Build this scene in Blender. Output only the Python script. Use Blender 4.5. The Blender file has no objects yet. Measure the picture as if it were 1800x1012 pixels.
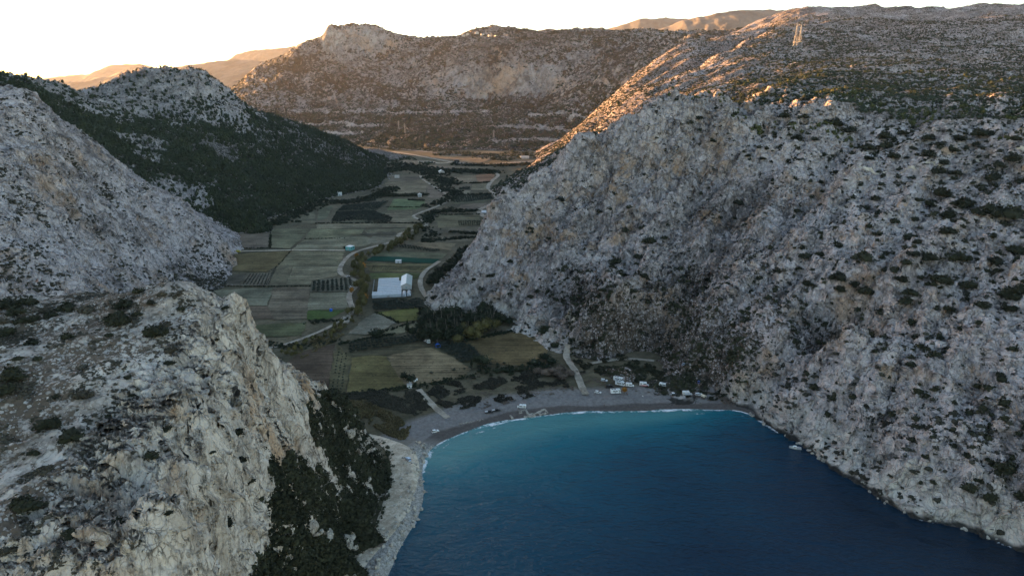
import bpy, bmesh, math, random
import numpy as np
from mathutils import Vector, Matrix

S = bpy.context.scene
R = math.radians
random.seed(7)
RNG = np.random.default_rng(11)

# ------------------------------------------------------------------ camera, sky, sun, exposure
CAM_H = 190.0
PITCH = 16.52
cd = bpy.data.cameras.new('camera')
cd.sensor_width = 36.0
cd.lens = 24.0
cd.clip_start = 1.0
cd.clip_end = 60000.0
cam = bpy.data.objects.new('camera', cd)
cam.location = (0, 0, CAM_H)
cam.rotation_euler = (R(90 - PITCH), 0, 0)
S.collection.objects.link(cam)
S.camera = cam

SUN_EL = 3.3            # degrees above the horizon
SUN_AZ = -58.0          # degrees clockwise from +Y (the view direction): far off to the left
w = bpy.data.worlds.new('World')
S.world = w
w.use_nodes = True
wn = w.node_tree.nodes
wn.clear()
sky = wn.new('ShaderNodeTexSky')
sky.sky_type = 'NISHITA'
sky.sun_disc = False
sky.sun_elevation = R(SUN_EL)
sky.sun_rotation = R(SUN_AZ)
sky.altitude = 100
sky.air_density = 0.7
sky.dust_density = 0.5
sky.ozone_density = 0.8
bg = wn.new('ShaderNodeBackground')
bg.inputs['Strength'].default_value = 0.105
wo = wn.new('ShaderNodeOutputWorld')
w.node_tree.links.new(sky.outputs[0], bg.inputs[0])
w.node_tree.links.new(bg.outputs[0], wo.inputs[0])

sd = bpy.data.lights.new('sun', 'SUN')
sd.energy = 4.8
sd.angle = R(0.5)
sd.color = (1.0, 0.48, 0.16)
sun = bpy.data.objects.new('sun', sd)
_d = Vector((math.sin(R(SUN_AZ)) * math.cos(R(SUN_EL)), math.cos(R(SUN_AZ)) * math.cos(R(SUN_EL)), math.sin(R(SUN_EL))))
sun.rotation_euler = (-_d).to_track_quat('-Z', 'Y').to_euler()
S.collection.objects.link(sun)

S.view_settings.view_transform = 'Standard'
S.view_settings.look = 'None'
S.view_settings.gamma = 1.0
S.view_settings.exposure = 2.9
S.render.engine = 'CYCLES'
S.cycles.use_denoising = True
S.cycles.denoising_prefilter = 'ACCURATE'
S.cycles.max_bounces = 4
S.cycles.diffuse_bounces = 2
S.cycles.glossy_bounces = 2
S.cycles.volume_bounces = 0
S.cycles.use_adaptive_sampling = True
S.cycles.adaptive_threshold = 0.02

# ------------------------------------------------------------------ geometry helpers
F_PX = 1200.0
CT, ST = math.cos(R(PITCH)), math.sin(R(PITCH))


def ray(px, py):
    a = (px - 900.0) / F_PX
    b = (py - 506.0) / F_PX
    return a, CT - b * ST, -ST - b * CT


def P(px, py, Y):
    """the point of the line of sight through a photo point at Y metres ahead"""
    x, y, z = ray(px, py)
    t = Y / y
    return (x * t, Y, CAM_H + z * t)


KV = 0.010


def plane_z(Y):
    return 2.5 + KV * (np.asarray(Y) - 400.0)


def G(px, py, up=0.0):
    """the point where that line of sight meets the valley floor"""
    x, y, z = ray(px, py)
    # CAM_H + t z = 2.5 + KV (t y - 400) + up
    t = (CAM_H - 2.5 + KV * 400.0 - up) / (KV * y - z)
    return (x * t, y * t, CAM_H + z * t)


def W0(px, py):
    x, y, z = ray(px, py)
    t = -CAM_H / z
    return (x * t, y * t, 0.0)


# gradient noise, 2-D, vectorised
_perm = RNG.permutation(1024)
_perm = np.concatenate([_perm, _perm])
_ga = RNG.random(1024) * 2 * np.pi
_gx, _gy = np.cos(_ga).astype(np.float32), np.sin(_ga).astype(np.float32)


def pnoise(x, y, seed=0):
    x = x + seed * 37.17
    y = y + seed * 91.73
    xi = np.floor(x).astype(np.int64)
    yi = np.floor(y).astype(np.int64)
    fx = (x - xi).astype(np.float32)
    fy = (y - yi).astype(np.float32)
    xa, xb = xi & 1023, (xi + 1) & 1023
    ya, yb = yi & 1023, (yi + 1) & 1023
    u = fx * fx * fx * (fx * (fx * 6 - 15) + 10)
    v = fy * fy * fy * (fy * (fy * 6 - 15) + 10)

    def g(ix, iy, dx, dy):
        h = _perm[_perm[ix] + iy]
        return _gx[h] * dx + _gy[h] * dy
    a = g(xa, ya, fx, fy)
    b = g(xb, ya, fx - 1, fy)
    c = g(xa, yb, fx, fy - 1)
    d = g(xb, yb, fx - 1, fy - 1)
    a = a + u * (b - a)
    c = c + u * (d - c)
    return (a + v * (c - a)) * 1.5


def fbm(x, y, wl, octaves=4, seed=0, gain=0.5):
    s = 0.0
    a = 1.0
    for k in range(octaves):
        s = s + a * pnoise(x / wl, y / wl, seed + k * 3)
        wl = wl / 2.03
        a *= gain
    return s


def ridged(x, y, wl, octaves=4, seed=0, gain=0.55):
    s = 0.0
    a = 1.0
    for k in range(octaves):
        n = 1.0 - np.abs(pnoise(x / wl, y / wl, seed + k * 3)) * 1.6
        s = s + a * (n - 0.55)
        wl = wl / 2.1
        a *= gain
    return s


def sstep(a, b, x):
    t = np.clip((x - a) / (b - a), 0, 1)
    return t * t * (3 - 2 * t)


class RBF:
    """scattered height samples -> a height function (multiquadric)"""

    def __init__(self, pts, c=10.0, smooth=0.0):
        p = np.array(pts, float)
        self.xy, z = p[:, :2], p[:, 2]
        self.sc = 1.0
        n = len(p)
        self.c2 = c * c
        A = np.zeros((n + 3, n + 3))
        d = self.xy[:, None] - self.xy[None]
        A[:n, :n] = -np.sqrt((d ** 2).sum(-1) + self.c2)
        A[range(n), range(n)] += smooth
        A[:n, n] = 1
        A[:n, n + 1:] = self.xy
        A[n, :n] = 1
        A[n + 1:, :n] = self.xy.T
        b = np.concatenate([z, [0, 0, 0]])
        self.w = np.linalg.solve(A, b).astype(np.float32)
        self.n = n

    def __call__(self, X, Y):
        sh = X.shape
        X = X.ravel().astype(np.float32)
        Y = Y.ravel().astype(np.float32)
        out = self.w[self.n] + self.w[self.n + 1] * X + self.w[self.n + 2] * Y
        for i in range(self.n):
            dx = X - np.float32(self.xy[i, 0])
            dy = Y - np.float32(self.xy[i, 1])
            out -= self.w[i] * np.sqrt(dx * dx + dy * dy + np.float32(self.c2))
        return out.reshape(sh)


def mesh_np(name, verts, faces, smooth=True, attrs=None, mat=None, mats=None, mat_idx=None):
    """verts n x 3, faces m x k (all the same size k) -> object linked to the scene"""
    me = bpy.data.meshes.new(name)
    verts = np.ascontiguousarray(verts, np.float32)
    faces = np.ascontiguousarray(faces, np.int32)
    m, k = faces.shape
    me.vertices.add(len(verts))
    me.vertices.foreach_set('co', verts.ravel())
    me.loops.add(m * k)
    me.loops.foreach_set('vertex_index', faces.ravel())
    me.polygons.add(m)
    me.polygons.foreach_set('loop_start', np.arange(0, m * k, k, dtype=np.int32))
    me.polygons.foreach_set('use_smooth', np.full(m, smooth, bool))
    if mat_idx is not None:
        me.polygons.foreach_set('material_index', np.ascontiguousarray(mat_idx, np.int32))
    me.update(calc_edges=True)
    for an, av in (attrs or {}).items():
        a = me.attributes.new(an, 'FLOAT', 'POINT')
        a.data.foreach_set('value', np.ascontiguousarray(av, np.float32))
    o = bpy.data.objects.new(name, me)
    for mm in (mats or ([mat] if mat else [])):
        me.materials.append(mm)
    S.collection.objects.link(o)
    return o


def tag(o, label=None, cat=None, group=None, kind=None):
    if label:
        o['label'] = label
    if cat:
        o['category'] = cat
    if group:
        o['group'] = group
    if kind:
        o['kind'] = kind
    return o


def thing(name, label, cat, loc=(0, 0, 0), rz=0.0, group=None):
    o = bpy.data.objects.new(name, None)
    o.empty_display_size = 0.3
    S.collection.objects.link(o)
    o.location = loc
    o.rotation_euler = (0, 0, rz)
    return tag(o, label, cat, group)


# ------------------------------------------------------------------ material helpers
class NT:
    def __init__(self, name):
        self.m = bpy.data.materials.new(name)
        self.m.use_nodes = True
        self.t = self.m.node_tree
        self.t.nodes.clear()
        self.out = self.t.nodes.new('ShaderNodeOutputMaterial')
        self.b = self.t.nodes.new('ShaderNodeBsdfPrincipled')
        self.t.links.new(self.b.outputs[0], self.out.inputs['Surface'])

    def n(self, typ, **kw):
        nd = self.t.nodes.new(typ)
        for k, v in kw.items():
            if k in nd.inputs:
                nd.inputs[k].default_value = v
            else:
                setattr(nd, k, v)
        return nd

    def l(self, a, b):
        self.t.links.new(a, b)

    def set(self, **kw):
        for k, v in kw.items():
            self.b.inputs[k.replace('_', ' ')].default_value = v

    def math(self, op, a, b=None, clamp=False):
        nd = self.n('ShaderNodeMath', operation=op)
        nd.use_clamp = clamp
        for i, v in enumerate((a, b)):
            if v is None:
                continue
            if isinstance(v, (int, float)):
                nd.inputs[i].default_value = v
            else:
                self.l(v, nd.inputs[i])
        return nd.outputs[0]

    def mix(self, fac, a, b):
        nd = self.n('ShaderNodeMix', data_type='RGBA')
        for sock, v in ((nd.inputs[0], fac), (nd.inputs[6], a), (nd.inputs[7], b)):
            if isinstance(v, (int, float)):
                sock.default_value = v
            elif isinstance(v, tuple):
                sock.default_value = (*v, 1)
            else:
                self.l(v, sock)
        return nd.outputs[2]

    def ramp(self, fac, stops):
        nd = self.n('ShaderNodeValToRGB')
        e = nd.color_ramp.elements
        while len(e) < len(stops):
            e.new(0.5)
        for i, (p, c) in enumerate(stops):
            e[i].position = p
            e[i].color = (*c, 1) if isinstance(c, tuple) else (c, c, c, 1)
        self.l(fac, nd.inputs[0])
        return nd.outputs[0]

    def attr(self, name):
        return self.n('ShaderNodeAttribute', attribute_name=name).outputs['Fac']

    def noise(self, co, scale, detail=4.0, rough=0.55, dist=0.0):
        nd = self.n('ShaderNodeTexNoise', Scale=scale, Detail=detail, Roughness=rough, Distortion=dist)
        self.l(co, nd.inputs['Vector'])
        return nd.outputs['Fac']

    def voro(self, co, scale, feature='F1', rand=1.0):
        nd = self.n('ShaderNodeTexVoronoi', Scale=scale, Randomness=rand)
        nd.feature = feature
        self.l(co, nd.inputs['Vector'])
        return nd.outputs['Distance']

    def coords(self):
        return self.n('ShaderNodeNewGeometry').outputs['Position']


def flat_mat(name, col, rough=0.6, metal=0.0, var=0.15, scale=6.0):
    """a plain painted / cloth / metal surface with a little wear"""
    t = NT(name)
    co = t.n('ShaderNodeTexCoord').outputs['Object']
    n = t.noise(co, scale, 4)
    dark = tuple(c * (1 - var) for c in col)
    light = tuple(min(1, c * (1 + var * 0.6)) for c in col)
    t.l(t.ramp(n, [(0.3, dark), (0.7, light)]), t.b.inputs['Base Color'])
    t.set(Roughness=rough, Metallic=metal)
    return t.m


def rock_mat(name, s=1.0, amp=1.0, light=(0.36, 0.35, 0.35), dark=(0.16, 0.155, 0.165), ochre=(0.40, 0.25, 0.14), soil=(0.13, 0.105, 0.075), disp=True, stretch=0.6, beds=0.6, dip=(0.25, -0.10), grain=(0.55, 0.69, 0.47)):
    """weathered limestone: fractured blocks, open joints, bedding ledges, stains, thin soil, cushion plants"""
    t = NT(name)
    pos = t.coords()

    def vec(op, a, b=None, scale=None):
        nd = t.n('ShaderNodeVectorMath', operation=op)
        t.l(a, nd.inputs[0])
        if b is not None:
            if isinstance(b, tuple):
                nd.inputs[1].default_value = b
            else:
                t.l(b, nd.inputs[1])
        if scale is not None:
            nd.inputs['Scale'].default_value = scale
        return nd.outputs['Value'] if op == 'DOT_PRODUCT' else nd.outputs[0]
    wn_ = t.n('ShaderNodeTexNoise', Scale=0.13 / s, Detail=6.0)
    t.l(pos, wn_.inputs['Vector'])
    wv = vec('ADD', pos, vec('SCALE', vec('SUBTRACT', wn_.outputs['Color'], (0.5, 0.5, 0.5)), scale=8.0 * s))
    mp = t.n('ShaderNodeMapping')
    mp.inputs['Scale'].default_value = (1, 1, stretch)
    t.l(wv, mp.inputs['Vector'])
    wv = mp.outputs[0]

    def facet(L, ha, ta):
        nd = t.n('ShaderNodeTexVoronoi', Scale=1.0 / L)
        t.l(wv, nd.inputs['Vector'])
        col = vec('SUBTRACT', nd.outputs['Color'], (0.5, 0.5, 0.5))
        sep = t.n('ShaderNodeSeparateXYZ')
        t.l(col, sep.inputs[0])
        tilt = vec('DOT_PRODUCT', vec('SUBTRACT', wv, nd.outputs['Position']), col)
        return t.math('ADD', t.math('MULTIPLY', sep.outputs[0], ha * L), t.math('MULTIPLY', tilt, ta)), sep.outputs[1]

    f1, r1 = facet(8.0 * s, 0.17, 0.55)
    f2, r2 = facet(2.7 * s, 0.20, 0.5)
    f3, r3 = facet(1.0 * s, 0.24, 0.5)
    h = t.math('ADD', t.math('ADD', f1, f2), f3)
    d2 = t.voro(wv, 1 / (2.7 * s))
    d3 = t.voro(wv, 1 / (1.0 * s))
    h = t.math('SUBTRACT', h, t.math('ADD', t.math('MULTIPLY', t.math('POWER', d2, 2.0), 1.5 * s), t.math('MULTIPLY', t.math('POWER', d3, 2.0), 0.5 * s)))
    ve = t.voro(wv, 1 / (2.7 * s), 'DISTANCE_TO_EDGE')
    ve3 = t.voro(wv, 1 / (1.0 * s), 'DISTANCE_TO_EDGE')
    h = t.math('SUBTRACT', h, t.math('MULTIPLY', t.ramp(ve, [(0.0, 1.0), (0.09, 0.0)]), 0.55 * s))
    ve2 = t.voro(wv, 1 / (15.0 * s), 'DISTANCE_TO_EDGE')
    h = t.math('SUBTRACT', h, t.math('MULTIPLY', t.ramp(ve2, [(0.0, 1.0), (0.05, 0.0)]), 2.2 * s))
    # bedding ledges
    bd = vec('DOT_PRODUCT', wn_.outputs['Color'], (2.2 * s, 2.2 * s, 2.2 * s))
    bl = t.math('ADD', vec('DOT_PRODUCT', pos, (dip[0], dip[1], 1.0)), bd)
    saw = t.math('FRACT', t.math('DIVIDE', bl, 4.6 * s))
    bm_ = t.ramp(t.noise(pos, 0.018 / s, 3, 0.6), [(0.40, 0.0), (0.58, 1.0)])
    h = t.math('ADD', h, t.math('MULTIPLY', t.math('MULTIPLY', t.math('POWER', saw, 1.6), bm_), 1.6 * s * beds))
    # the grain of the rock: ribs and grooves drawn out one way
    gd = t.n('ShaderNodeVectorMath', operation='SCALE')
    gd.inputs[0].default_value = grain
    t.l(t.math('MULTIPLY', vec('DOT_PRODUCT', pos, grain), -0.86), gd.inputs['Scale'])
    gv = vec('ADD', vec('ADD', pos, vec('SCALE', vec('SUBTRACT', wn_.outputs['Color'], (0.5, 0.5, 0.5)), scale=3.0 * s)), gd.outputs[0])
    gn = t.noise(gv, 0.33 / s, 5, 0.62)
    h = t.math('ADD', h, t.math('MULTIPLY', t.math('SUBTRACT', gn, 0.5), 4.2 * s))
    h = t.math('MULTIPLY', h, t.math('MULTIPLY', t.attr('rough'), amp))
    nz = t.noise(pos, 0.30 / s, 10, 0.66)
    h = t.math('ADD', h, t.math('MULTIPLY', t.math('MULTIPLY', t.math('SUBTRACT', nz, 0.5), t.math('ADD', t.math('MULTIPLY', t.attr('rough'), 0.7), 0.3)), 1.1 * s * amp))
    n1 = t.noise(pos, 0.018 / s, 6, 0.62)
    n2 = t.noise(pos, 0.14 / s, 7, 0.72)
    f = t.math('ADD', t.math('MULTIPLY', n1, 0.62), t.math('MULTIPLY', n2, 0.38))
    f = t.math('ADD', f, t.math('ADD', t.math('MULTIPLY', r2, 0.10), t.math('MULTIPLY', r3, 0.10)))
    f = t.math('ADD', f, t.math('MULTIPLY', t.math('SUBTRACT', gn, 0.5), 0.30))
    mid = tuple(a * 0.6 + b * 0.4 for a, b in zip(light, dark))
    c = t.ramp(f, [(0.38, dark), (0.48, mid), (0.58, light)])
    # iron-stained faces
    on = t.noise(wv, 0.05 / s, 5, 0.65)
    c = t.mix(t.math('MULTIPLY', t.ramp(on, [(0.50, 0.0), (0.62, 0.85)]), t.attr('ochre')), c, ochre)
    c = t.mix(t.math('MULTIPLY', t.attr('bleach'), t.ramp(n2, [(0.38, 0.25), (0.6, 1.0)])), c, (0.58, 0.53, 0.465))
    # shade of open cracks painted dark along the joints, with some earth and moss
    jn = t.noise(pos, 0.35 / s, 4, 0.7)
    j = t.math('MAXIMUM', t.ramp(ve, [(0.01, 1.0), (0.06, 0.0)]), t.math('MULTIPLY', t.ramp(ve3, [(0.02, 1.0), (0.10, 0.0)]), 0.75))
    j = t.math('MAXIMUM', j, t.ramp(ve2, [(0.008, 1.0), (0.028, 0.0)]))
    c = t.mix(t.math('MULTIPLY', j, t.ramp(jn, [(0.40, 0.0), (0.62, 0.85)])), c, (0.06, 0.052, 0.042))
    # thin soil and dry grass between the stones
    sn = t.noise(pos, 0.07 / s, 6, 0.68)
    sn2 = t.noise(pos, 0.7 / s, 5, 0.7)
    sf = t.math('ADD', t.attr('soil'), t.math('SUBTRACT', t.math('ADD', t.math('MULTIPLY', sn, 0.8), t.math('MULTIPLY', sn2, 0.9)), 0.85))
    sf = t.ramp(t.math('ADD', sf, t.math('MULTIPLY', r3, 0.22)), [(0.42, 0.0), (0.54, 1.0)])
    sc2 = t.mix(n2, tuple(x * 0.6 for x in soil), tuple(min(1, x * 1.6) for x in soil))
    # loose stones lying on it
    sv = t.n('ShaderNodeTexVoronoi', Scale=1.0 / (0.75 * s))
    t.l(pos, sv.inputs['Vector'])
    sx = t.n('ShaderNodeSeparateXYZ')
    t.l(sv.outputs['Color'], sx.inputs[0])
    sm = t.math('LESS_THAN', sv.outputs['Distance'], t.math('ADD', t.math('MULTIPLY', sx.outputs[0], 0.55), 0.12))
    sm = t.math('MULTIPLY', sm, t.math('GREATER_THAN', t.math('ADD', sx.outputs[1], t.math('MULTIPLY', t.math('SUBTRACT', n2, 0.5), 2.4)), 0.26))
    sc2 = t.mix(sm, sc2, t.mix(sx.outputs[2], tuple(x * 0.42 for x in light), tuple(x * 0.95 for x in light)))
    h = t.math('ADD', h, t.math('MULTIPLY', t.math('MULTIPLY', sm, sf), 0.22 * s))
    c = t.mix(sf, c, sc2)
    # cushion plants and dark lichen too small to be shrubs of their own
    pn = t.noise(pos, 0.50 / s, 5, 0.70)
    pn2 = t.noise(pos, 0.045 / s, 5, 0.65)
    pf = t.math('ADD', pn, t.math('MULTIPLY', t.math('SUBTRACT', pn2, 0.5), 0.6))
    c = t.mix(t.ramp(t.math('ADD', pf, t.attr('plants')), [(0.60, 0.0), (0.63, 1.0)]), c, (0.035, 0.034, 0.027))
    c = t.mix(t.attr('wet'), c, (0.04, 0.038, 0.035))
    t.l(c, t.b.inputs['Base Color'])
    t.set(Roughness=0.95)
    t.b.inputs['Specular IOR Level'].default_value = 0.15
    d = t.n('ShaderNodeDisplacement', Midlevel=0.0, Scale=1.0)
    t.l(h, d.inputs['Height'])
    t.l(d.outputs[0], t.out.inputs['Displacement'])
    t.m.displacement_method = 'BOTH' if disp else 'BUMP'
    return t.m

# ------------------------------------------------------------------ terrain: shoreline and valley plane
SHORE = [W0(*p)[:2] for p in [(683, 1012), (700, 965), (735, 910), (746, 870), (741, 835), (746, 803), (765, 780), (805, 763), (850, 748), (900, 737),
                              (960, 728), (1040, 723), (1150, 721), (1250, 719), (1312, 721), (1345, 745), (1400, 775), (1450, 815), (1510, 850),
                              (1560, 885), (1610, 910), (1680, 925), (1750, 950), (1800, 970)]]
_first = (SHORE[0][0] - 20, SHORE[0][1] - 120)
SHORE_FULL = [(_first[0] - 60, -400), (_first[0] - 30, 0), _first] + SHORE + [(SHORE[-1][0] + 60, 190), (SHORE[-1][0] + 170, 60), (SHORE[-1][0] + 500, -400)]


def densify(pl, step=4.0):
    out = []
    for a, b in zip(pl[:-1], pl[1:]):
        n = max(1, int(math.dist(a, b) / step))
        for i in range(n):
            t = i / n
            out.append((a[0] + (b[0] - a[0]) * t, a[1] + (b[1] - a[1]) * t))
    out.append(pl[-1])
    return np.array(out)


def smooth_line(pl, it=2):
    """corner cutting"""
    p = np.array(pl, float)
    for _ in range(it):
        q = np.empty((2 * (len(p) - 1), p.shape[1]))
        q[0::2] = 0.75 * p[:-1] + 0.25 * p[1:]
        q[1::2] = 0.25 * p[:-1] + 0.75 * p[1:]
        p = np.vstack([p[:1], q, p[-1:]])
    return p


SHORE_L = smooth_line(SHORE_FULL, 2)


def seg_dist(X, Y, pl, signed=False):
    """distance to a polyline; signed: positive on its left side going along it"""
    X = np.asarray(X, float)
    Y = np.asarray(Y, float)
    best = np.full(X.shape, 1e18)
    sg = np.ones(X.shape)
    for a, b in zip(pl[:-1], pl[1:]):
        ax, ay = a[0], a[1]
        dx, dy = b[0] - ax, b[1] - ay
        L2 = dx * dx + dy * dy + 1e-12
        t = np.clip(((X - ax) * dx + (Y - ay) * dy) / L2, 0, 1)
        ex, ey = X - ax - t * dx, Y - ay - t * dy
        d = ex * ex + ey * ey
        m = d < best
        best = np.where(m, d, best)
        if signed:
            sg = np.where(m, np.sign(dx * ey - dy * ex), sg)
    return np.sqrt(best) * (sg if signed else 1.0)


def inside(X, Y, poly):
    X = np.asarray(X, float)
    Y = np.asarray(Y, float)
    c = np.zeros(X.shape, bool)
    n = len(poly)
    for i in range(n):
        x1, y1 = poly[i][0], poly[i][1]
        x2, y2 = poly[(i + 1) % n][0], poly[(i + 1) % n][1]
        if y1 == y2:
            continue
        c ^= ((y1 > Y) != (y2 > Y)) & (X < (x2 - x1) * (Y - y1) / (y2 - y1) + x1)
    return c


def land_d(X, Y):
    return seg_dist(X, Y, SHORE_L, True)


def ground_z(X, Y, d=None):
    if d is None:
        d = land_d(X, Y)
    west = sstep(345, 325, Y) * (np.asarray(X) < 0)
    slope = 0.085 * (1 - west) + 0.62 * west
    top = plane_z(Y) + west * 1.6
    z = np.minimum(top, d * slope + 0.15 * np.sin(np.asarray(X) * 0.11))
    return np.where(d < 0, np.maximum(d * (0.10 + 0.5 * west), -9.0), z)


# ------------------------------------------------------------------ terrain: the hills, from sighted points, plus unseen heights added to block the sun
PA = [P(*p) for p in [
    (0, 526, 235), (60, 530, 238), (120, 520, 240), (200, 515, 240), (270, 511, 238), (330, 505, 236), (372, 515, 232), (395, 532, 230), (412, 558, 228),
    (440, 590, 232), (480, 616, 240), (505, 650, 250), (525, 683, 258), (545, 692, 270), (570, 707, 282), (600, 727, 295), (625, 742, 303), (640, 758, 311),
    (100, 570, 210), (200, 570, 208), (300, 560, 210), (370, 560, 214), (0, 600, 195), (100, 650, 178), (200, 650, 180), (300, 640, 188), (350, 615, 198),
    (385, 590, 212), (420, 612, 224), (450, 632, 232), (485, 665, 245), (505, 700, 254),
    (345, 680, 182), (336, 760, 163), (335, 850, 146), (345, 950, 130), (352, 1010, 122),
    (0, 750, 155), (120, 750, 155), (230, 750, 158), (0, 880, 132), (120, 880, 132), (230, 880, 136), (0, 1012, 114), (150, 1012, 114), (260, 1012, 116),
    (372, 860, 150), (375, 780, 166), (385, 700, 185), (420, 680, 200), (450, 690, 215),
    (392, 1000, 147), (400, 965, 154), (430, 925, 166), (470, 895, 180), (505, 875, 192), (512, 820, 212), (520, 775, 232), (545, 742, 252), (575, 752, 272),
    (610, 770, 292), (640, 790, 305),
    (440, 1010, 158), (500, 1010, 178), (560, 1010, 196), (620, 1010, 216), (560, 900, 225), (620, 900, 250), (600, 830, 268), (650, 850, 283), (560, 820, 245), (655, 935, 258),
    (540, 960, 205), (640, 965, 243)]]
PA += [(-66, 238, 3.4), (-63, 258, 3.2), (-63, 280, 3.2), (-63, 300, 3.0), (-68, 318, 2.6), (-78, 332, 2.0), (-58, 226, 3.0), (-54, 205, 2.0), (-50, 190, 0),
       (-52, 250, 2.0), (-50, 270, 1.5), (-50, 300, 1), (-40, 250, -8), (-40, 300, -6), (-36, 190, -10), (-90, 345, 1.0),
       (-112, 330, 18), (-112, 310, 45), (-160, 330, 45), (-160, 300, 80), (-240, 330, 60), (-300, 300, 95), (-130, 360, -5), (-200, 380, 0), (-300, 380, 20),
       (-300, 240, 118), (-300, 150, 110), (-300, 60, 100), (-160, 60, 88), (-110, 80, 88), (-90, 60, 70), (-60, 120, 20), (-58, 150, 22), (-30, 120, -10), (-85, 100, 74)]
PB = [P(*p) for p in [
    (-250, 75, 560), (-120, 115, 580), (0, 152, 600), (60, 168, 610), (82, 190, 615), (100, 215, 622), (140, 240, 632), (200, 290, 652), (250, 330, 668), (330, 380, 690), (372, 415, 702),
    (403, 443, 712), (408, 468, 700), (395, 500, 636), (368, 520, 603), (300, 525, 560),
    (0, 300, 510), (0, 400, 470), (0, 520, 425), (100, 300, 560), (100, 400, 510), (100, 500, 455), (200, 400, 575), (200, 500, 525), (300, 450, 622), (300, 500, 575), (350, 470, 650), (380, 450, 682), (0, 220, 560), (60, 220, 575),
    (-150, 300, 480), (-150, 500, 400), (-300, 300, 430)]]
PB += [(-300, 720, -5), (-330, 760, 20), (-420, 760, 90), (-520, 700, 165), (-560, 740, 160), (-800, 1150, 110), (-700, 1200, 50), (-880, 1230, 110), (-700, 940, 140), (-780, 1060, 140), (-720, 650, 230), (-850, 500, 300), (-1000, 700, 340), (-1050, 950, 350), (-1100, 1150, 340), (-900, 300, 330), (-600, 300, 200), (-900, 100, 330), (-830, 850, 235), (-260, 760, -20), (-240, 690, -12), (-600, 800, 120), (-260, 420, 5), (-400, 380, 40), (-250, 590, -10), (-220, 640, -10)]  # includes an unseen massif off to the left, added to shade the view
PC = [P(*p) for p in [
    (-150, 110, 950), (0, 143, 1000), (60, 151, 1080), (110, 156, 1150), (165, 174, 1250), (190, 171, 1280), (200, 152, 1300), (228, 130, 1330), (265, 119, 1350), (300, 121, 1355), (332, 125, 1360),
    (362, 137, 1370), (400, 161, 1400), (430, 186, 1420), (480, 206, 1450), (520, 223, 1480), (570, 241, 1530), (610, 256, 1570), (650, 273, 1610), (690, 291, 1630), (705, 300, 1560),
    (400, 425, 850), (425, 410, 865), (470, 387, 955), (520, 366, 1040), (560, 352, 1115), (640, 326, 1250), (690, 306, 1430),
    (150, 230, 900), (250, 260, 1000), (250, 330, 860), (350, 300, 1000), (350, 370, 880), (450, 300, 1150), (550, 300, 1290), (330, 230, 1180), (450, 250, 1280), (280, 190, 1250), (200, 200, 1150), (350, 190, 1290), (600, 290, 1450), (300, 380, 820), (180, 300, 800)]]
PC += [(-700, 1500, 140), (-500, 1600, 100), (-300, 1800, 20), (-920, 1230, 175), (-1150, 1330, 330), (-1300, 1500, 380), (-1500, 1650, 380), (-1300, 1200, 330), (-1100, 1650, 95), (-975, 1392, 130), (-1290, 1843, 90), (-1400, 1950, 110), (-1192, 1908, 60), (-1180, 1600, 130), (-900, 1700, 70), (-420, 700, 60), (-700, 800, 130), (-230, 1780, 5), (-290, 770, -18), (-300, 735, -25), (-250, 800, -12), (-340, 740, -15), (-270, 850, -4), (-260, 900, -5), (-330, 800, 5), (-250, 960, 0), (-150, 1500, 5), (-140, 1650, 8)]  # the highest points are an unseen sun blocker added past the left edge
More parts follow.
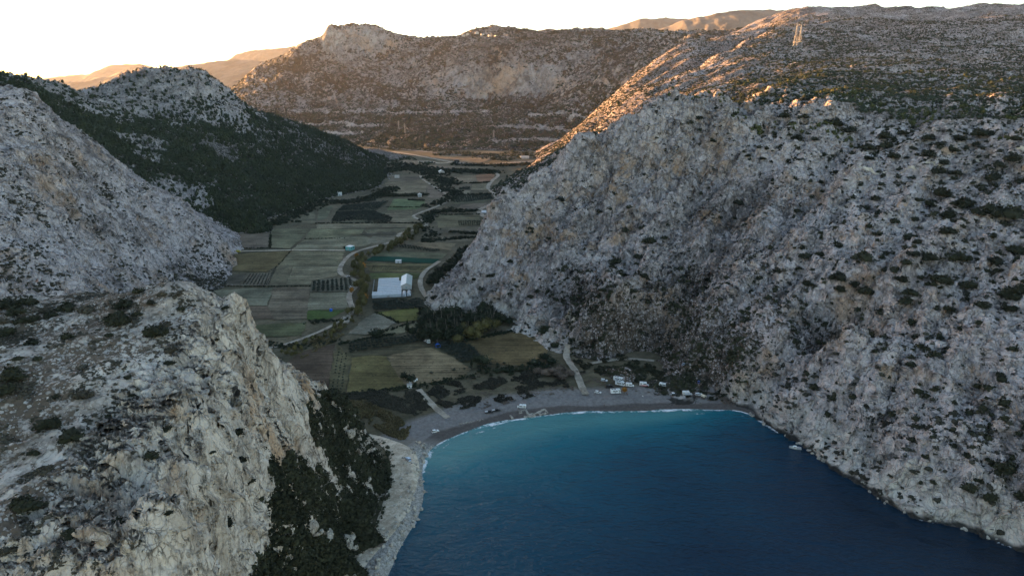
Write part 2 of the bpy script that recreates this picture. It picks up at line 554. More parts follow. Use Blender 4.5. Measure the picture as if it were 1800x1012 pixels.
PD = [P(*p) for p in [
    # the face above the valley and the bay
    (780, 545, 556), (790, 505, 578), (803, 475, 592), (818, 445, 606), (835, 418, 614), (852, 392, 620), (868, 366, 626), (888, 360, 624), (905, 366, 620), (922, 343, 628), (945, 330, 634), (965, 322, 638),
    (985, 292, 645), (1010, 263, 650), (1060, 246, 660), (1085, 222, 664), (1120, 198, 668), (1190, 185, 672), (1250, 182, 690),
    (850, 560, 534), (910, 566, 520), (960, 580, 506), (1010, 620, 461), (1100, 648, 432), (1200, 678, 404), (1288, 697, 390),
    (900, 480, 580), (870, 530, 552), (950, 420, 600), (950, 520, 530), (1000, 350, 622), (1000, 450, 565), (1000, 540, 505), (1050, 590, 465),
    (1100, 300, 634), (1100, 400, 585), (1100, 500, 520), (1100, 580, 468), (1200, 300, 628), (1200, 400, 566), (1200, 500, 500), (1200, 600, 440),
    (1300, 250, 645), (1300, 350, 577), (1300, 450, 510), (1300, 550, 447), (1300, 640, 400), (1400, 240, 640), (1400, 300, 590), (1400, 400, 512), (1400, 500, 448), (1400, 600, 400), (1400, 700, 361),
    (1500, 200, 680), (1500, 300, 568), (1500, 400, 488), (1500, 500, 420), (1500, 600, 370), (1500, 700, 336), (1500, 790, 313), (1600, 220, 640), (1600, 300, 550), (1600, 400, 470), (1600, 500, 404), (1600, 700, 322), (1600, 810, 292),
    (1700, 220, 620), (1700, 300, 540), (1700, 400, 460), (1700, 500, 398), (1700, 700, 313), (1700, 850, 274), (1800, 210, 620), (1800, 300, 528), (1800, 400, 450), (1800, 500, 390), (1800, 700, 300), (1800, 860, 261),
    (1900, 300, 500), (1900, 600, 330), (2000, 200, 600), (2000, 900, 240),
    # the plateau behind it
    (1300, 182, 730), (1350, 172, 760), (1450, 160, 800), (1550, 172, 790), (1650, 160, 850), (1800, 165, 820), (1800, 185, 720),
    # the wooded spur running down to the valley, and its lit crest
    (880, 352, 1090), (905, 335, 1130), (935, 312, 1140), (960, 290, 1130), (1005, 258, 1080), (1060, 228, 1040), (1110, 203, 1020), (1165, 181, 1010), (1230, 166, 1050), (1300, 150, 1110), (1380, 138, 1150), (1440, 126, 1180), (1540, 130, 1150), (1640, 125, 1150), (1740, 138, 1080), (1800, 142, 1000),
    (870, 330, 1230), (900, 305, 1380), (940, 283, 1520), (1000, 252, 1560), (1050, 217, 1580), (1090, 172, 1630), (1130, 131, 1680), (1160, 106, 1720), (1200, 80, 1780), (1250, 66, 1850),
    (1000, 275, 1250), (1050, 240, 1300), (1120, 190, 1350), (1100, 170, 1500),
    (1180, 150, 1380), (1215, 125, 1450), (1260, 98, 1530), (1310, 73, 1620), (1345, 63, 1680),
    (1220, 105, 1640), (1270, 80, 1760),
    (1400, 85, 1560), (1300, 105, 1450), (1400, 110, 1350), (1500, 100, 1400), (1500, 60, 1720), (1450, 42, 1900), (1500, 37, 1950), (1600, 44, 2050), (1650, 41, 2000), (1700, 29, 2050), (1800, 24, 1950),
    (1600, 80, 1600), (1640, 105, 1300), (1700, 70, 1650), (1740, 110, 1330), (1800, 90, 1500), (1770, 128, 1150), (1900, 40, 1900), (1950, 100, 1400), (1900, 140, 1000)]]
for i in range(SHORE.index(W0(1312, 721)[:2]) if False else 15, len(SHORE)):
    x, y = SHORE[i]
    a = SHORE[max(14, i - 1)]
    b = SHORE[min(len(SHORE) - 1, i + 1)]
    nx, ny = b[1] - a[1], -(b[0] - a[0])
    L = math.hypot(nx, ny)
    nx, ny = nx / L, ny / L            # seaward is the right-hand side going along
    PD += [(x, y, -0.3), (x + nx * 14, y + ny * 14, -9.0), (x - nx * 5, y - ny * 5, 5.0)]
PD += [(*W0(1240, 708)[:2], -2.0), (*W0(1285, 712)[:2], -1.0), (*W0(1312, 718)[:2], 0.5), (*W0(1280, 735)[:2], -9), (*W0(1325, 712)[:2], 5.0), (SHORE[-1][0] + 60, 190, 0), (SHORE[-1][0] + 170, 60, 0), (SHORE[-1][0] + 120, 100, -12), (-80, 560, -5), (-95, 600, -8), (-70, 640, -8), (-45, 690, 0), (60, 760, 40), (160, 800, 80), (260, 800, 130), (-20, 760, -6), (-25, 900, -8), (-30, 1000, -8), (-40, 1150, -5),
       (60, 900, 30), (140, 880, 70), (40, 520, -4), (85, 465, -2), (0, 530, -4), (100, 430, -1), (200, 395, -2), (130, 395, -8), (0, 480, -6), (600, 2300, 300), (900, 2300, 420), (1300, 2300, 430), (1600, 1700, 380), (100, 1800, 40), (60, 1650, 2), (20, 1500, 2), (250, 2000, 60), (420, 2100, 160), (-10, 1350, 5),
       (900, 700, 170), (900, 300, 80), (700, 100, 60), (1300, 1100, 190), (700, 250, 120), (800, 450, 170), (560, 150, 60), (420, 120, 12), (560, 60, 20)]
PF = [P(*p) for p in [
    (380, 178, 2900), (410, 156, 3000), (440, 131, 3050), (480, 109, 3100), (530, 83, 3150), (545, 79, 3155), (558, 76, 3160), (567, 72, 3168), (574, 51, 3168), (586, 47, 3172), (600, 45, 3180), (620, 46, 3185), (640, 49, 3190), (660, 54, 3205), (680, 60, 3220), (600, 82, 3115), (640, 92, 3110), (680, 104, 3110), (575, 62, 3240), (600, 54, 3250), (575, 66, 3320), (600, 56, 3330), (640, 57, 3310), (680, 66, 3330), (600, 60, 3450), (660, 68, 3450), (720, 78, 3420), (830, 134, 2745), (830, 158, 2722), (900, 135, 2735), (900, 161, 2705), (960, 133, 2705), (960, 158, 2685), (720, 71, 3300), (780, 68, 3300), (830, 55, 3200), (900, 57, 3150),
    (960, 63, 3100), (1050, 65, 3000), (1120, 62, 2900), (1200, 62, 2750), (1260, 64, 2650), (1340, 60, 2550),
    (600, 252, 2200), (700, 264, 2020), (800, 274, 1890), (950, 278, 1830), (500, 240, 2400), (400, 230, 2500),
    (577, 80, 3135), (560, 180, 2680), (700, 132, 2980), (700, 165, 2700), (850, 200, 2420), (1050, 120, 2640), (1050, 165, 2350), (1000, 200, 2260), (1000, 240, 2020),
    (560, 118, 2980), (480, 160, 2780), (480, 200, 2550), (430, 180, 2700), (600, 215, 2430), (700, 225, 2260), (800, 235, 2130), (1150, 100, 2550), (1150, 140, 2250)]]
PF += [(0, 4200, 300), (600, 4000, 420), (-900, 4200, 380), (1200, 3500, 400), (-1600, 3300, 20), (-1300, 2500, 10), (-1700, 4000, 30), (-1350, 3100, 60), (1500, 2900, 330), (-1000, 2350, 8), (-500, 2150, 8), (-700, 3700, 440)]

def _behind(pts, dy, dz, dx=0.0):
    return [(q[0] + dx, q[1] + dy, q[2] - dz) for q in (P(*p) for p in pts)]


# hollows behind the crests of the spurs
PD += _behind([(1215, 125, 1450), (1260, 98, 1530), (1310, 73, 1620)], 75, 30, 10)
PD += _behind([(1060, 228, 1040), (1110, 203, 1020), (1165, 181, 1010), (1230, 166, 1050), (1300, 150, 1110)], 70, 24, 8)
PD += _behind([(1380, 138, 1150), (1440, 126, 1180)], 70, 14, 8)
HA, HB, HC, HD, HF = (RBF(p, c) for p, c in ((PA, 4.0), (PB, 12.0), (PC, 25.0), (PD, 8.0), (PF, 22.0)))


def detail_A(X, Y, Z):
    face = sstep(-112, -96, X) * sstep(-62, -76, X)
    up = sstep(3, 14, Z)
    z = fbm(X, Y, 26, 4, 1) * 1.7 + ridged(X, Y, 17, 4, 5) * 1.1 * (0.5 + face)
    # buttresses and flutes down the face
    z = z * (1 - 0.45 * face) + face * (np.minimum(ridged(X * 0.55, Y, 15, 4, 9) - 0.35, 0.1) * 4.5 + ridged(X * 0.8, Y, 6, 3, 12) * 1.3)
    return up * z * sstep(900, 0, X * 0)


def detail_B(X, Y, Z):
    u = X * 0.55 + Y * 0.83            # down-slope direction runs roughly to the right
    v = -X * 0.83 + Y * 0.55
    return sstep(2, 25, Z) * (fbm(X, Y, 90, 4, 21) * 5 + ridged(u * 0.5, v, 55, 5, 25) * 6.5 + ridged(X, Y, 16, 3, 29) * 1.8)


def detail_C(X, Y, Z):
    knob = sstep(120, 210, Z) * sstep(-900, -750, X)
    return sstep(3, 40, Z) * (fbm(X, Y, 240, 4, 31) * 9 + ridged(X, Y, 120, 4, 35) * 6 + knob * ridged(X, Y, 45, 4, 37) * 10)


def detail_D(X, Y, Z):
    near = sstep(820, 700, Y)
    far = 1 - near
    face = near * sstep(330, 200, X) * sstep(420, 470, Y)
    up = sstep(1.5, 14, Z)
    u = X * 0.62 + Y * 0.78            # ribs run up and to the right, as the beds do
    v = -X * 0.78 + Y * 0.62
    z = near * (fbm(X, Y, 85, 4, 41) * 4.5 + ridged(u * 0.42, v, 42, 5, 45) * 7.5 + ridged(u * 0.5, v, 110, 3, 47) * 7.0 + ridged(X, Y, 14, 3, 49) * 1.4)
    z = z + face * (ridged(u * 0.4, v, 50, 5, 52) * 10.0 + ridged(X, Y, 18, 3, 54) * 2.5)
    z = z + far * (fbm(X, Y, 260, 5, 55) * 6 + ridged(X, Y, 190, 4, 57) * 4 + ridged(X * 0.32 - Y * 0.12, Y - X * 0.25, 120, 4, 59) * 11)
    return up * z


def detail_F(X, Y, Z):
    return sstep(10, 110, Z) * (fbm(X, Y, 500, 5, 61) * 14 + ridged(X, Y, 300, 6, 65) * 20 + ridged(X, Y, 60, 3, 69) * 6)


PATCH = {}


def add_patch(key, name, H, det, az0, az1, naz, rs, mat, zcut=-3.0, ocut=None, attrs=None, label=None):
    az = np.radians(np.linspace(az0, az1, naz))
    r = np.asarray(rs, float)
    A, Rr = np.meshgrid(az, r)
    X, Y = Rr * np.sin(A), Rr * np.cos(A)
    Zb = H(X, Y)
    Z = Zb + det(X, Y, Zb)
    keep = Z > np.where(land_keep(X, Y), plane_z(Y) - 6.0, -7.0)
    if ocut is not None:
        keep &= ocut(X, Y, Z)
    nr, na = X.shape
    idx = np.arange(nr * na).reshape(nr, na)
    f = np.stack([idx[:-1, :-1], idx[:-1, 1:], idx[1:, 1:], idx[1:, :-1]], -1).reshape(-1, 4)
    kf = keep.ravel()[f].any(1)
    f = f[kf]
    used = np.zeros(nr * na, bool)
    used[f.ravel()] = True
    remap = np.cumsum(used) - 1
    V = np.stack([X, Y, Z], -1).reshape(-1, 3)[used]
    # slope
    gy, gx = np.gradient(Z)
    dr = np.gradient(r)[:, None]
    da = Rr * (az[1] - az[0])
    sl = np.sqrt((gy / dr) ** 2 + (gx / da) ** 2)
    at = attrs(X, Y, Z, sl) if attrs else {}
    at = {k: np.broadcast_to(v, X.shape).reshape(-1)[used] for k, v in at.items()}
    o = mesh_np(name, V, remap[f][:, ::-1], True, at, mat)
    tag(o, kind='structure')
    PATCH[key] = dict(o=o, H=H, det=det)
    return o


def land_keep(X, Y):
    return (Y > 330) & (X < 250)


def height(key, X, Y):
    p = PATCH[key]
    zb = p['H'](X, Y)
    return zb + p['det'](X, Y, zb)


def slope_at(key, X, Y, e=1.5):
    z = height(key, X, Y)
    zx = height(key, X + e, Y)
    zy = height(key, X, Y + e)
    return z, np.hypot((zx - z) / e, (zy - z) / e)


def at_A(X, Y, Z, sl):
    s = sstep(1.3, 0.5, sl)
    bush = sstep(-78, -74, X + 0.12 * (Y - 190)) * sstep(82, 74, Z)
    return dict(soil=s * (0.53 + 0.26 * fbm(X, Y, 22, 4, 62)) * sstep(72, 85, Z) + 0.5 * bush - 0.08 * (1 - s), ochre=1.1 * sstep(0.9, 1.7, sl) * sstep(-112, -98, X) * (1 - bush) + 0.12, rough=(0.22 + 0.78 * sstep(0.55, 1.3, sl)) * (1 - 0.6 * bush),
                plants=-0.055 - 0.02 * sstep(0.6, 1.5, sl), bleach=0.45 * sstep(0.9, 1.8, sl) * (1 - bush), wet=sstep(0.9, 0.2, Z))


def at_B(X, Y, Z, sl):
    return dict(soil=0.02 + 0.22 * sstep(0.7, 0.3, sl) + 0.35 * sstep(55, 12, Z), ochre=0.1 + 0.6 * sstep(1.1, 1.9, sl), rough=0.5 + 0.5 * sstep(0.5, 1.3, sl), plants=0.01 + 0.05 * sstep(50, 12, Z) - 0.05 * sstep(0.9, 1.6, sl), bleach=Z * 0 + 0.1, wet=Z * 0)


def at_C(X, Y, Z, sl):
    rocky = rocky_C(X, Y, Z)
    return dict(soil=0.55 - 0.65 * rocky, ochre=X * 0 + 0.05, rough=0.4 + 0.6 * rocky, plants=0.05 - 0.04 * rocky, bleach=0.35 * rocky, wet=Z * 0)


def at_D(X, Y, Z, sl):
    near = sstep(900, 750, Y)
    deb = near * sstep(78, 22, Z + 10 * pnoise(X / 25, Y / 25, 87)) * sstep(380, 410, Y) * sstep(15, 60, X) * sstep(285, 210, X)
    right = sstep(180, 330, X)
    s = near * (-0.02 + 0.17 * right + 0.30 * sstep(0.8, 0.35, sl) + 0.62 * deb + 0.22 * sstep(150, 172, Z)) + (1 - near) * 0.46
    oc = 0.10 + 0.7 * sstep(1.0, 1.8, sl)
    d = np.where(near > 0, Z, 99)
    shore = sstep(22, 6, d + 5 * pnoise(X / 14, Y / 14, 88)) * near * (1 - deb)
    return dict(soil=s - 0.4 * shore, ochre=oc * near + 0.2 * (1 - near), rough=(0.55 + 0.45 * sstep(0.5, 1.3, sl)) * (1 - 0.25 * right) * (0.25 + 0.75 * near), plants=near * (-0.012 - 0.04 * sstep(0.9, 1.6, sl) - 0.1 * shore + 0.09 * deb) + (1 - near) * 0.055, bleach=0.85 * shore + 0.08 * near, wet=sstep(2.0, 0.7, d + 0.9 * pnoise(X / 5, Y / 5, 66)))


def at_F(X, Y, Z, sl):
    tr = terrace(X, Y, Z)
    return dict(soil=0.38 + 0.25 * sstep(150, 60, Z) - 0.5 * sstep(0.9, 1.5, sl) - 0.6 * tr, ochre=0.1 + 0.9 * sstep(0.85, 1.5, sl), rough=0.7 + X * 0, plants=0.10 - 0.17 * sstep(0.9, 1.5, sl) - 0.2 * tr, bleach=0.5 * tr + 0.35 * sstep(1.1, 1.8, sl), wet=Z * 0)


def terrace(X, Y, Z):
    zz = Z + 7 * pnoise(X / 160, Y / 160, 83)
    b = sum(np.exp(-((zz - z0) / 3.5) ** 2) for z0 in (36, 60, 98))
    return np.clip(b, 0, 1) * sstep(-0.25, 0.1, pnoise(X / 330, Y / 330, 85)) * (Y > 1700)


def rocky_C(X, Y, Z):
    knob = sstep(105, 160, Z + 28 * fbm(X, Y, 90, 3, 6)) * sstep(-900, -760, X) * (Y > 1050)
    out = 0.0
    for px_, py_, rr in ((240, 205, 26), (250, 255, 42), (262, 275, 20), (340, 345, 32), (300, 330, 22)):
        p = C_SPOTS.get((px_, py_))
        if p is None:
            p = C_SPOTS[(px_, py_)] = sight_C(px_, py_)
        out = np.maximum(out, np.exp(-(((X - p[0]) / rr) ** 2 + ((Y - p[1]) / (rr * 1.6)) ** 2) * 1.2))
    return np.maximum(knob, sstep(0.35, 0.6, out + 0.25 * fbm(X, Y, 40, 3, 7)))


C_SPOTS = {}


def sight_C(px_, py_):
    x, y, z = ray(px_, py_)
    Y = np.linspace(740, 1500, 800)
    t = Y / y
    hz = HC(x * t, Y)
    i = int(np.argmax(CAM_H + z * t <= hz))
    return (x * t[i], Y[i])


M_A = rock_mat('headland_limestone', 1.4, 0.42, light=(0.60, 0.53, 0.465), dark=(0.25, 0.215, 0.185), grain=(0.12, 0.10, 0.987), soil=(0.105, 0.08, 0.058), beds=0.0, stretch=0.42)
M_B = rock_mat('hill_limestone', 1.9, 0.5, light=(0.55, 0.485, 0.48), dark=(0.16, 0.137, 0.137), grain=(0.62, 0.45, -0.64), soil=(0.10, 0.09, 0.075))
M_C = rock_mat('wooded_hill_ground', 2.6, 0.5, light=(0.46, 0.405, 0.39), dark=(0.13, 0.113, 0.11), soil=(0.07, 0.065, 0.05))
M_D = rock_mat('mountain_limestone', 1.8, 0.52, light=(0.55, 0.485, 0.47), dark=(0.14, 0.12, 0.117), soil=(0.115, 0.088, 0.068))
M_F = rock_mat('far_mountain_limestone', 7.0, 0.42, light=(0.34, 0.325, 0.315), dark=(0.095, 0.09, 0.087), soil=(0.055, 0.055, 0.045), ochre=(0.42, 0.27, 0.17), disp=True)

import time as _t
_T0 = _t.time()
Q = globals().get("QUALITY", 1.0)
add_patch('A', 'headland', HA, detail_A, -63, -7, int(1250 * Q), np.arange(62, 400, 0.38 / Q), M_A, attrs=at_A)
add_patch('B', 'left_hill', HB, detail_B, -75, -18, int(960 * Q), np.geomspace(360, 1400, int(640 * Q)), M_B, attrs=at_B)
add_patch('C', 'wooded_hill', HC, detail_C, -56, -4, int(700 * Q), np.geomspace(740, 2300, int(330 * Q)), M_C, attrs=at_C)
add_patch('D', 'mountain', HD, detail_D, -11, 56, int(1370 * Q), np.concatenate([np.arange(205, 800, 0.75 / Q), np.geomspace(800.5, 2600, int(420 * Q))]), M_D, attrs=at_D,
          ocut=lambda X, Y, Z: X > -110)
add_patch('F', 'far_mountain', HF, detail_F, -33, 32, int(900 * Q), np.geomspace(1700, 4300, int(330 * Q)), M_F, attrs=at_F)

# ------------------------------------------------------------------ valley floor, beach and sea
def ground_mat():
    t = NT('valley_ground')
    pos = t.coords()
    n1 = t.noise(pos, 0.012, 6, 0.65)
    n2 = t.noise(pos, 0.25, 6, 0.7)
    c = t.ramp(t.math('ADD', t.math('MULTIPLY', n1, 0.6), t.math('MULTIPLY', n2, 0.4)), [(0.38, (0.04, 0.038, 0.022)), (0.5, (0.095, 0.082, 0.05)), (0.62, (0.16, 0.135, 0.09))])
    sh = t.noise(pos, 0.5, 6, 0.7)
    shingle = t.ramp(sh, [(0.35, (0.135, 0.125, 0.12)), (0.65, (0.23, 0.215, 0.205))])
    c = t.mix(t.attr('beach'), c, shingle)
    wet = t.ramp(sh, [(0.35, (0.07, 0.06, 0.055)), (0.65, (0.12, 0.105, 0.095))])
    c = t.mix(t.attr('wet'), c, wet)
    stone = t.ramp(t.noise(pos, 0.9, 5, 0.8), [(0.4, (0.16, 0.15, 0.135)), (0.6, (0.42, 0.40, 0.37))])
    c = t.mix(t.attr('riprap'), c, stone)
    t.l(c, t.b.inputs['Base Color'])
    t.set(Roughness=0.95)
    t.b.inputs['Specular IOR Level'].default_value = 0.2
    bp = t.n('ShaderNodeBump', Strength=0.8, Distance=0.6)
    t.l(t.noise(pos, 0.6, 8, 0.7), bp.inputs['Height'])
    t.l(bp.outputs[0], t.b.inputs['Normal'])
    return t.m


M_GROUND = ground_mat()


def build_ground():
    az = np.radians(np.linspace(-60, 60, int(1000 * Q)))
    r = np.concatenate([np.arange(150, 480, 0.9 / Q), np.geomspace(480.5, 40000, int(320 * Q))])
    A, Rr = np.meshgrid(az, r)
    X, Y = Rr * np.sin(A), Rr * np.cos(A)
    d = land_d(X, Y)
    Z = ground_z(X, Y, d)
    # pebble ridges and cusps along the beach
    bz = sstep(0, 6, d) * sstep(45, 20, d) * sstep(340, 360, Y)
    Z = Z + bz * (0.25 * np.sin(d * 0.55 + 1.5 * pnoise(X / 30, Y / 30, 3)) + 0.3 * fbm(X, Y, 14, 3, 5))
    Z = Z - 0.4 * sstep(45, 60, d)   # fields and paths are laid on top as sheets
    keep = d > -45
    nr, na = X.shape
    idx = np.arange(nr * na).reshape(nr, na)
    f = np.stack([idx[:-1, :-1], idx[:-1, 1:], idx[1:, 1:], idx[1:, :-1]], -1).reshape(-1, 4)
    f = f[keep.ravel()[f].all(1)]
    used = np.zeros(nr * na, bool)
    used[f.ravel()] = True
    remap = np.cumsum(used) - 1
    V = np.stack([X, Y, Z], -1).reshape(-1, 3)[used]
    wob = 3.0 * fbm(X, Y, 25, 3, 8)
    west = sstep(345, 325, Y) * (X < 0)
    at = dict(beach=sstep(33, 24, d + wob) * (1 - west) * sstep(-1, 0, d), wet=sstep(9.5, 7.0, d + wob * 0.6) * (1 - west * 0.6), riprap=west * sstep(15, 11, d + wob))
    at = {k: v.reshape(-1)[used] for k, v in at.items()}
    return tag(mesh_np('ground', V, remap[f][:, ::-1], True, at, M_GROUND), kind='structure')


build_ground()


def water_mat():
    t = NT('sea_water')
    pos = t.coords()
    sh = t.attr('shallow')
    n = t.noise(pos, 0.02, 4, 0.6)
    s2 = t.math('ADD', sh, t.math('MULTIPLY', t.math('SUBTRACT', n, 0.5), 0.25), clamp=True)
    c = t.ramp(s2, [(0.0, (0.0004, 0.005, 0.014)), (0.22, (0.0006, 0.022, 0.048)), (0.45, (0.001, 0.055, 0.095)), (0.75, (0.004, 0.125, 0.17)), (1.0, (0.06, 0.21, 0.22))])
    fo = t.attr('foam')
    fn = t.noise(pos, 0.35, 8, 0.75, 0.8)
    ff = t.ramp(t.math('ADD', fo, t.math('MULTIPLY', t.math('SUBTRACT', fn, 0.5), 1.6)), [(0.62, 0.0), (0.85, 1.0)])
    c = t.mix(ff, c, (0.80, 0.82, 0.84))
    t.l(c, t.b.inputs['Base Color'])
    t.l(t.ramp(ff, [(0.0, 0.16), (1.0, 0.8)]), t.b.inputs['Roughness'])
    t.b.inputs['IOR'].default_value = 1.333
    t.b.inputs['Specular IOR Level'].default_value = 0.36
    mp = t.n('ShaderNodeMapping')
    mp.inputs['Rotation'].default_value = (0, 0, R(12))
    mp.inputs['Scale'].default_value = (0.55, 1.0, 1.0)
    t.l(pos, mp.inputs['Vector'])
    w1 = t.noise(mp.outputs[0], 0.55, 4, 0.6, 0.4)
    w2 = t.noise(mp.outputs[0], 0.10, 3, 0.5, 0.6)
    w3 = t.noise(mp.outputs[0], 2.2, 3, 0.6)
    hh = t.math('ADD', t.math('MULTIPLY', w1, 0.9), t.math('ADD', t.math('MULTIPLY', w2, 2.2), t.math('MULTIPLY', w3, 0.12)))
    bp = t.n('ShaderNodeBump', Strength=0.85, Distance=1.4)
    t.l(hh, bp.inputs['Height'])
    t.l(bp.outputs[0], t.b.inputs['Normal'])
    return t.m


def build_water():
    az = np.radians(np.linspace(-45, 72, int(1050 * Q)))
    r = np.concatenate([[20, 60, 100], np.arange(130, 480, 0.8 / Q)])
    A, Rr = np.meshgrid(az, r)
    X, Y = Rr * np.sin(A), Rr * np.cos(A)
    d = -land_d(X, Y)
    Z = 0.05 * fbm(X, Y, 18, 3, 71) + 0.12 * np.sin(d * 0.38 + 2.2 * pnoise(X / 60, Y / 60, 2)) * sstep(60, 5, d) * sstep(-1, 5, d)
    keep = d > -16
    nr, na = X.shape
    idx = np.arange(nr * na).reshape(nr, na)
    f = np.stack([idx[:-1, :-1], idx[:-1, 1:], idx[1:, 1:], idx[1:, :-1]], -1).reshape(-1, 4)
    f = f[keep.ravel()[f].all(1)]
    used = np.zeros(nr * na, bool)
    used[f.ravel()] = True
    remap = np.cumsum(used) - 1
    V = np.stack([X, Y, Z], -1).reshape(-1, 3)[used]
    db = seg_dist(X, Y, SHORE[6:15])                     # from the sand only
    dr = seg_dist(X, Y, SHORE[14:])                      # from the rocks
    west_d = seg_dist(X, Y, SHORE[:5])
    shallow = 0.92 * np.exp(-np.maximum(db - 2, 0) / 21.0) + 0.27 * np.exp(-db / 120.0)
    shallow = shallow * (0.45 + 0.55 * sstep(0, 70, dr)) + 0.12 * sstep(140, 20, west_d)
    shallow = shallow + 0.19 * sstep(330, 60, np.hypot(X + 40, Y - 330)) + 0.10 * np.exp(-(((X - 20) / 60) ** 2 + ((Y - 330) / 45) ** 2))
    fw = 2.3 + 2.2 * fbm(X, Y, 22, 3, 75)
    foam = (0.74 + 0.20 * fbm(X, Y, 9, 3, 76)) * sstep(fw + 1.8, fw * 0.4, d) * (db < 30) * (d > -14)
    foam = np.maximum(foam, 0.62 * sstep(10, 5, d) * sstep(3, 5, d) * (db < 30) * sstep(0.0, 0.6, fbm(X, Y, 30, 2, 77)))
    foam = np.maximum(foam, 0.75 * sstep(3.2, 0.8, d) * sstep(0.15, 0.6, fbm(X, Y, 26, 3, 79)) * (dr < 20))
    foam = np.maximum(foam, 0.55 * sstep(2.2, 0.6, d) * (west_d < 20))
    # long breaking crests coming in at the west end of the beach
    cr = np.sin(d * 0.30 + 1.8 * pnoise(X / 50, Y / 50, 12))
    foam = np.maximum(foam, 0.60 * sstep(0.93, 1.0, cr) * np.exp(-(((X + 42) / 26) ** 2 + ((Y - 338) / 22) ** 2)) * (d > 4))
    at = {k: v.reshape(-1)[used] for k, v in dict(shallow=np.clip(shallow, 0, 1), foam=foam).items()}
    return tag(mesh_np('sea', V, remap[f][:, ::-1], True, at, water_mat()), kind='structure')


build_water()

# ------------------------------------------------------------------ distant hills
def distant(name, pts, Y, depth, foot, seed, col, amp):
    """a far range: its crest from sighted points, falling away on both sides"""
    cx = np.array([P(px, py, Y)[0] for px, py in pts])
    cz = np.array([P(px, py, Y)[2] for px, py in pts])
    xs = np.linspace(cx[0], cx[-1], 420)
    ys = np.linspace(-1, 1, 60)
    X, V = np.meshgrid(xs, ys)
    crest = np.interp(X, cx, cz)
    Yw = Y + V * depth + fbm(X, X * 0 + seed * 50, depth * 1.5, 2, seed) * depth * 0.25
    prof = np.where(V < 0, 1 - np.abs(V) ** 1.15, 1 - 0.9 * np.abs(V) ** 1.3)
    Z = foot + (crest - foot) * prof + ridged(X, Yw, depth * 0.55, 5, seed) * amp * (1 - prof) * 4 * prof + fbm(X, Yw, depth * 0.12, 3, seed + 5) * amp * 0.25
    nr, na = X.shape
    idx = np.arange(nr * na).reshape(nr, na)
    f = np.stack([idx[:-1, :-1], idx[:-1, 1:], idx[1:, 1:], idx[1:, :-1]], -1).reshape(-1, 4)
    t = NT(name + '_slope')
    pos = t.coords()
    n = t.noise(pos, 0.006, 8, 0.7)
    t.l(t.ramp(n, [(0.40, tuple(c * 0.55 for c in col)), (0.60, col)]), t.b.inputs['Base Color'])
    t.set(Roughness=1.0)
    o = mesh_np(name, np.stack([X, Yw, Z], -1).reshape(-1, 3), f, True, None, t.m)
    return tag(o, kind='structure')


distant('hazy_hills', [(30, 160), (75, 148), (140, 145), (200, 127), (250, 118), (300, 119), (350, 111), (400, 104), (440, 106), (480, 110), (540, 128), (640, 150), (700, 165)], 7600, 1100, 60, 3, (0.16, 0.14, 0.11), 40)
distant('hazy_hills', [(-150, 135), (0, 152), (60, 143), (120, 133), (160, 130), (195, 114), (240, 112), (280, 123), (400, 135), (560, 170)], 11000, 1200, 60, 5, (0.16, 0.14, 0.11), 40)
distant('hazy_hills', [(330, 120), (395, 108), (415, 95), (440, 89), (480, 86), (520, 82), (600, 90), (700, 58), (730, 68), (780, 80), (850, 110)], 11300, 1100, 60, 8, (0.16, 0.14, 0.11), 40)
distant('hazy_hills', [(860, 90), (910, 56), (970, 49), (1005, 53), (1030, 60), (1080, 48), (1120, 35), (1165, 33), (1200, 34), (1300, 45), (1420, 90)], 8200, 1200, 150, 11, (0.17, 0.15, 0.12), 40)
distant('hazy_hills', [(1080, 110), (1150, 55), (1200, 36), (1250, 26), (1300, 19), (1350, 19), (1400, 20), (1440, 24), (1490, 26), (1530, 32), (1570, 36), (1640, 60), (1700, 80)], 5400, 800, 250, 14, (0.20, 0.17, 0.14), 30)
distant('hazy_hills', [(1380, 60), (1450, 28), (1500, 24), (1540, 29), (1600, 33), (1650, 31), (1720, 36), (1850, 60)], 7000, 900, 300, 17, (0.19, 0.165, 0.14), 30)

# ------------------------------------------------------------------ fields, roads and tracks
def field_mat(col, ang, spacing, contrast, patchy=0.5):
    t = NT('field_soil')
    col = tuple(min(0.4, c * k) for c, k in zip(col, (1.36, 1.28, 1.02)))
    pos = t.coords()
    n1 = t.noise(pos, 0.03, 7, 0.7)
    n2 = t.noise(pos, 0.5, 5, 0.7)
    mp = t.n('ShaderNodeMapping')
    mp.inputs['Rotation'].default_value = (0, 0, -ang)
    mp.inputs['Scale'].default_value = (0.03, 1.0, 1.0)
    t.l(pos, mp.inputs['Vector'])
    n3 = t.noise(mp.outputs[0], 1.0 / spacing, 3, 0.7)
    v = t.math('ADD', t.math('MULTIPLY', n1, patchy + 0.3), t.math('ADD', t.math('MULTIPLY', n2, 0.35), t.math('MULTIPLY', n3, contrast * 0.75)))
    m = (patchy + 0.65 + contrast * 0.75) / 2
    sp = 0.17
    lo = tuple(c * 0.40 for c in col)
    hi = tuple(c * 1.85 for c in col)
    v = t.math('ADD', t.math('SUBTRACT', v, m), 0.5)
    t.l(t.ramp(v, [(0.5 - sp, lo), (0.5, col), (0.5 + sp, hi)]), t.b.inputs['Base Color'])
    t.set(Roughness=1.0)
    t.b.inputs['Specular IOR Level'].default_value = 0.1
    bp = t.n('ShaderNodeBump', Strength=0.5, Distance=0.4)
    t.l(t.math('ADD', n3, n2), bp.inputs['Height'])
    t.l(bp.outputs[0], t.b.inputs['Normal'])
    return t.m


FIELDS = []


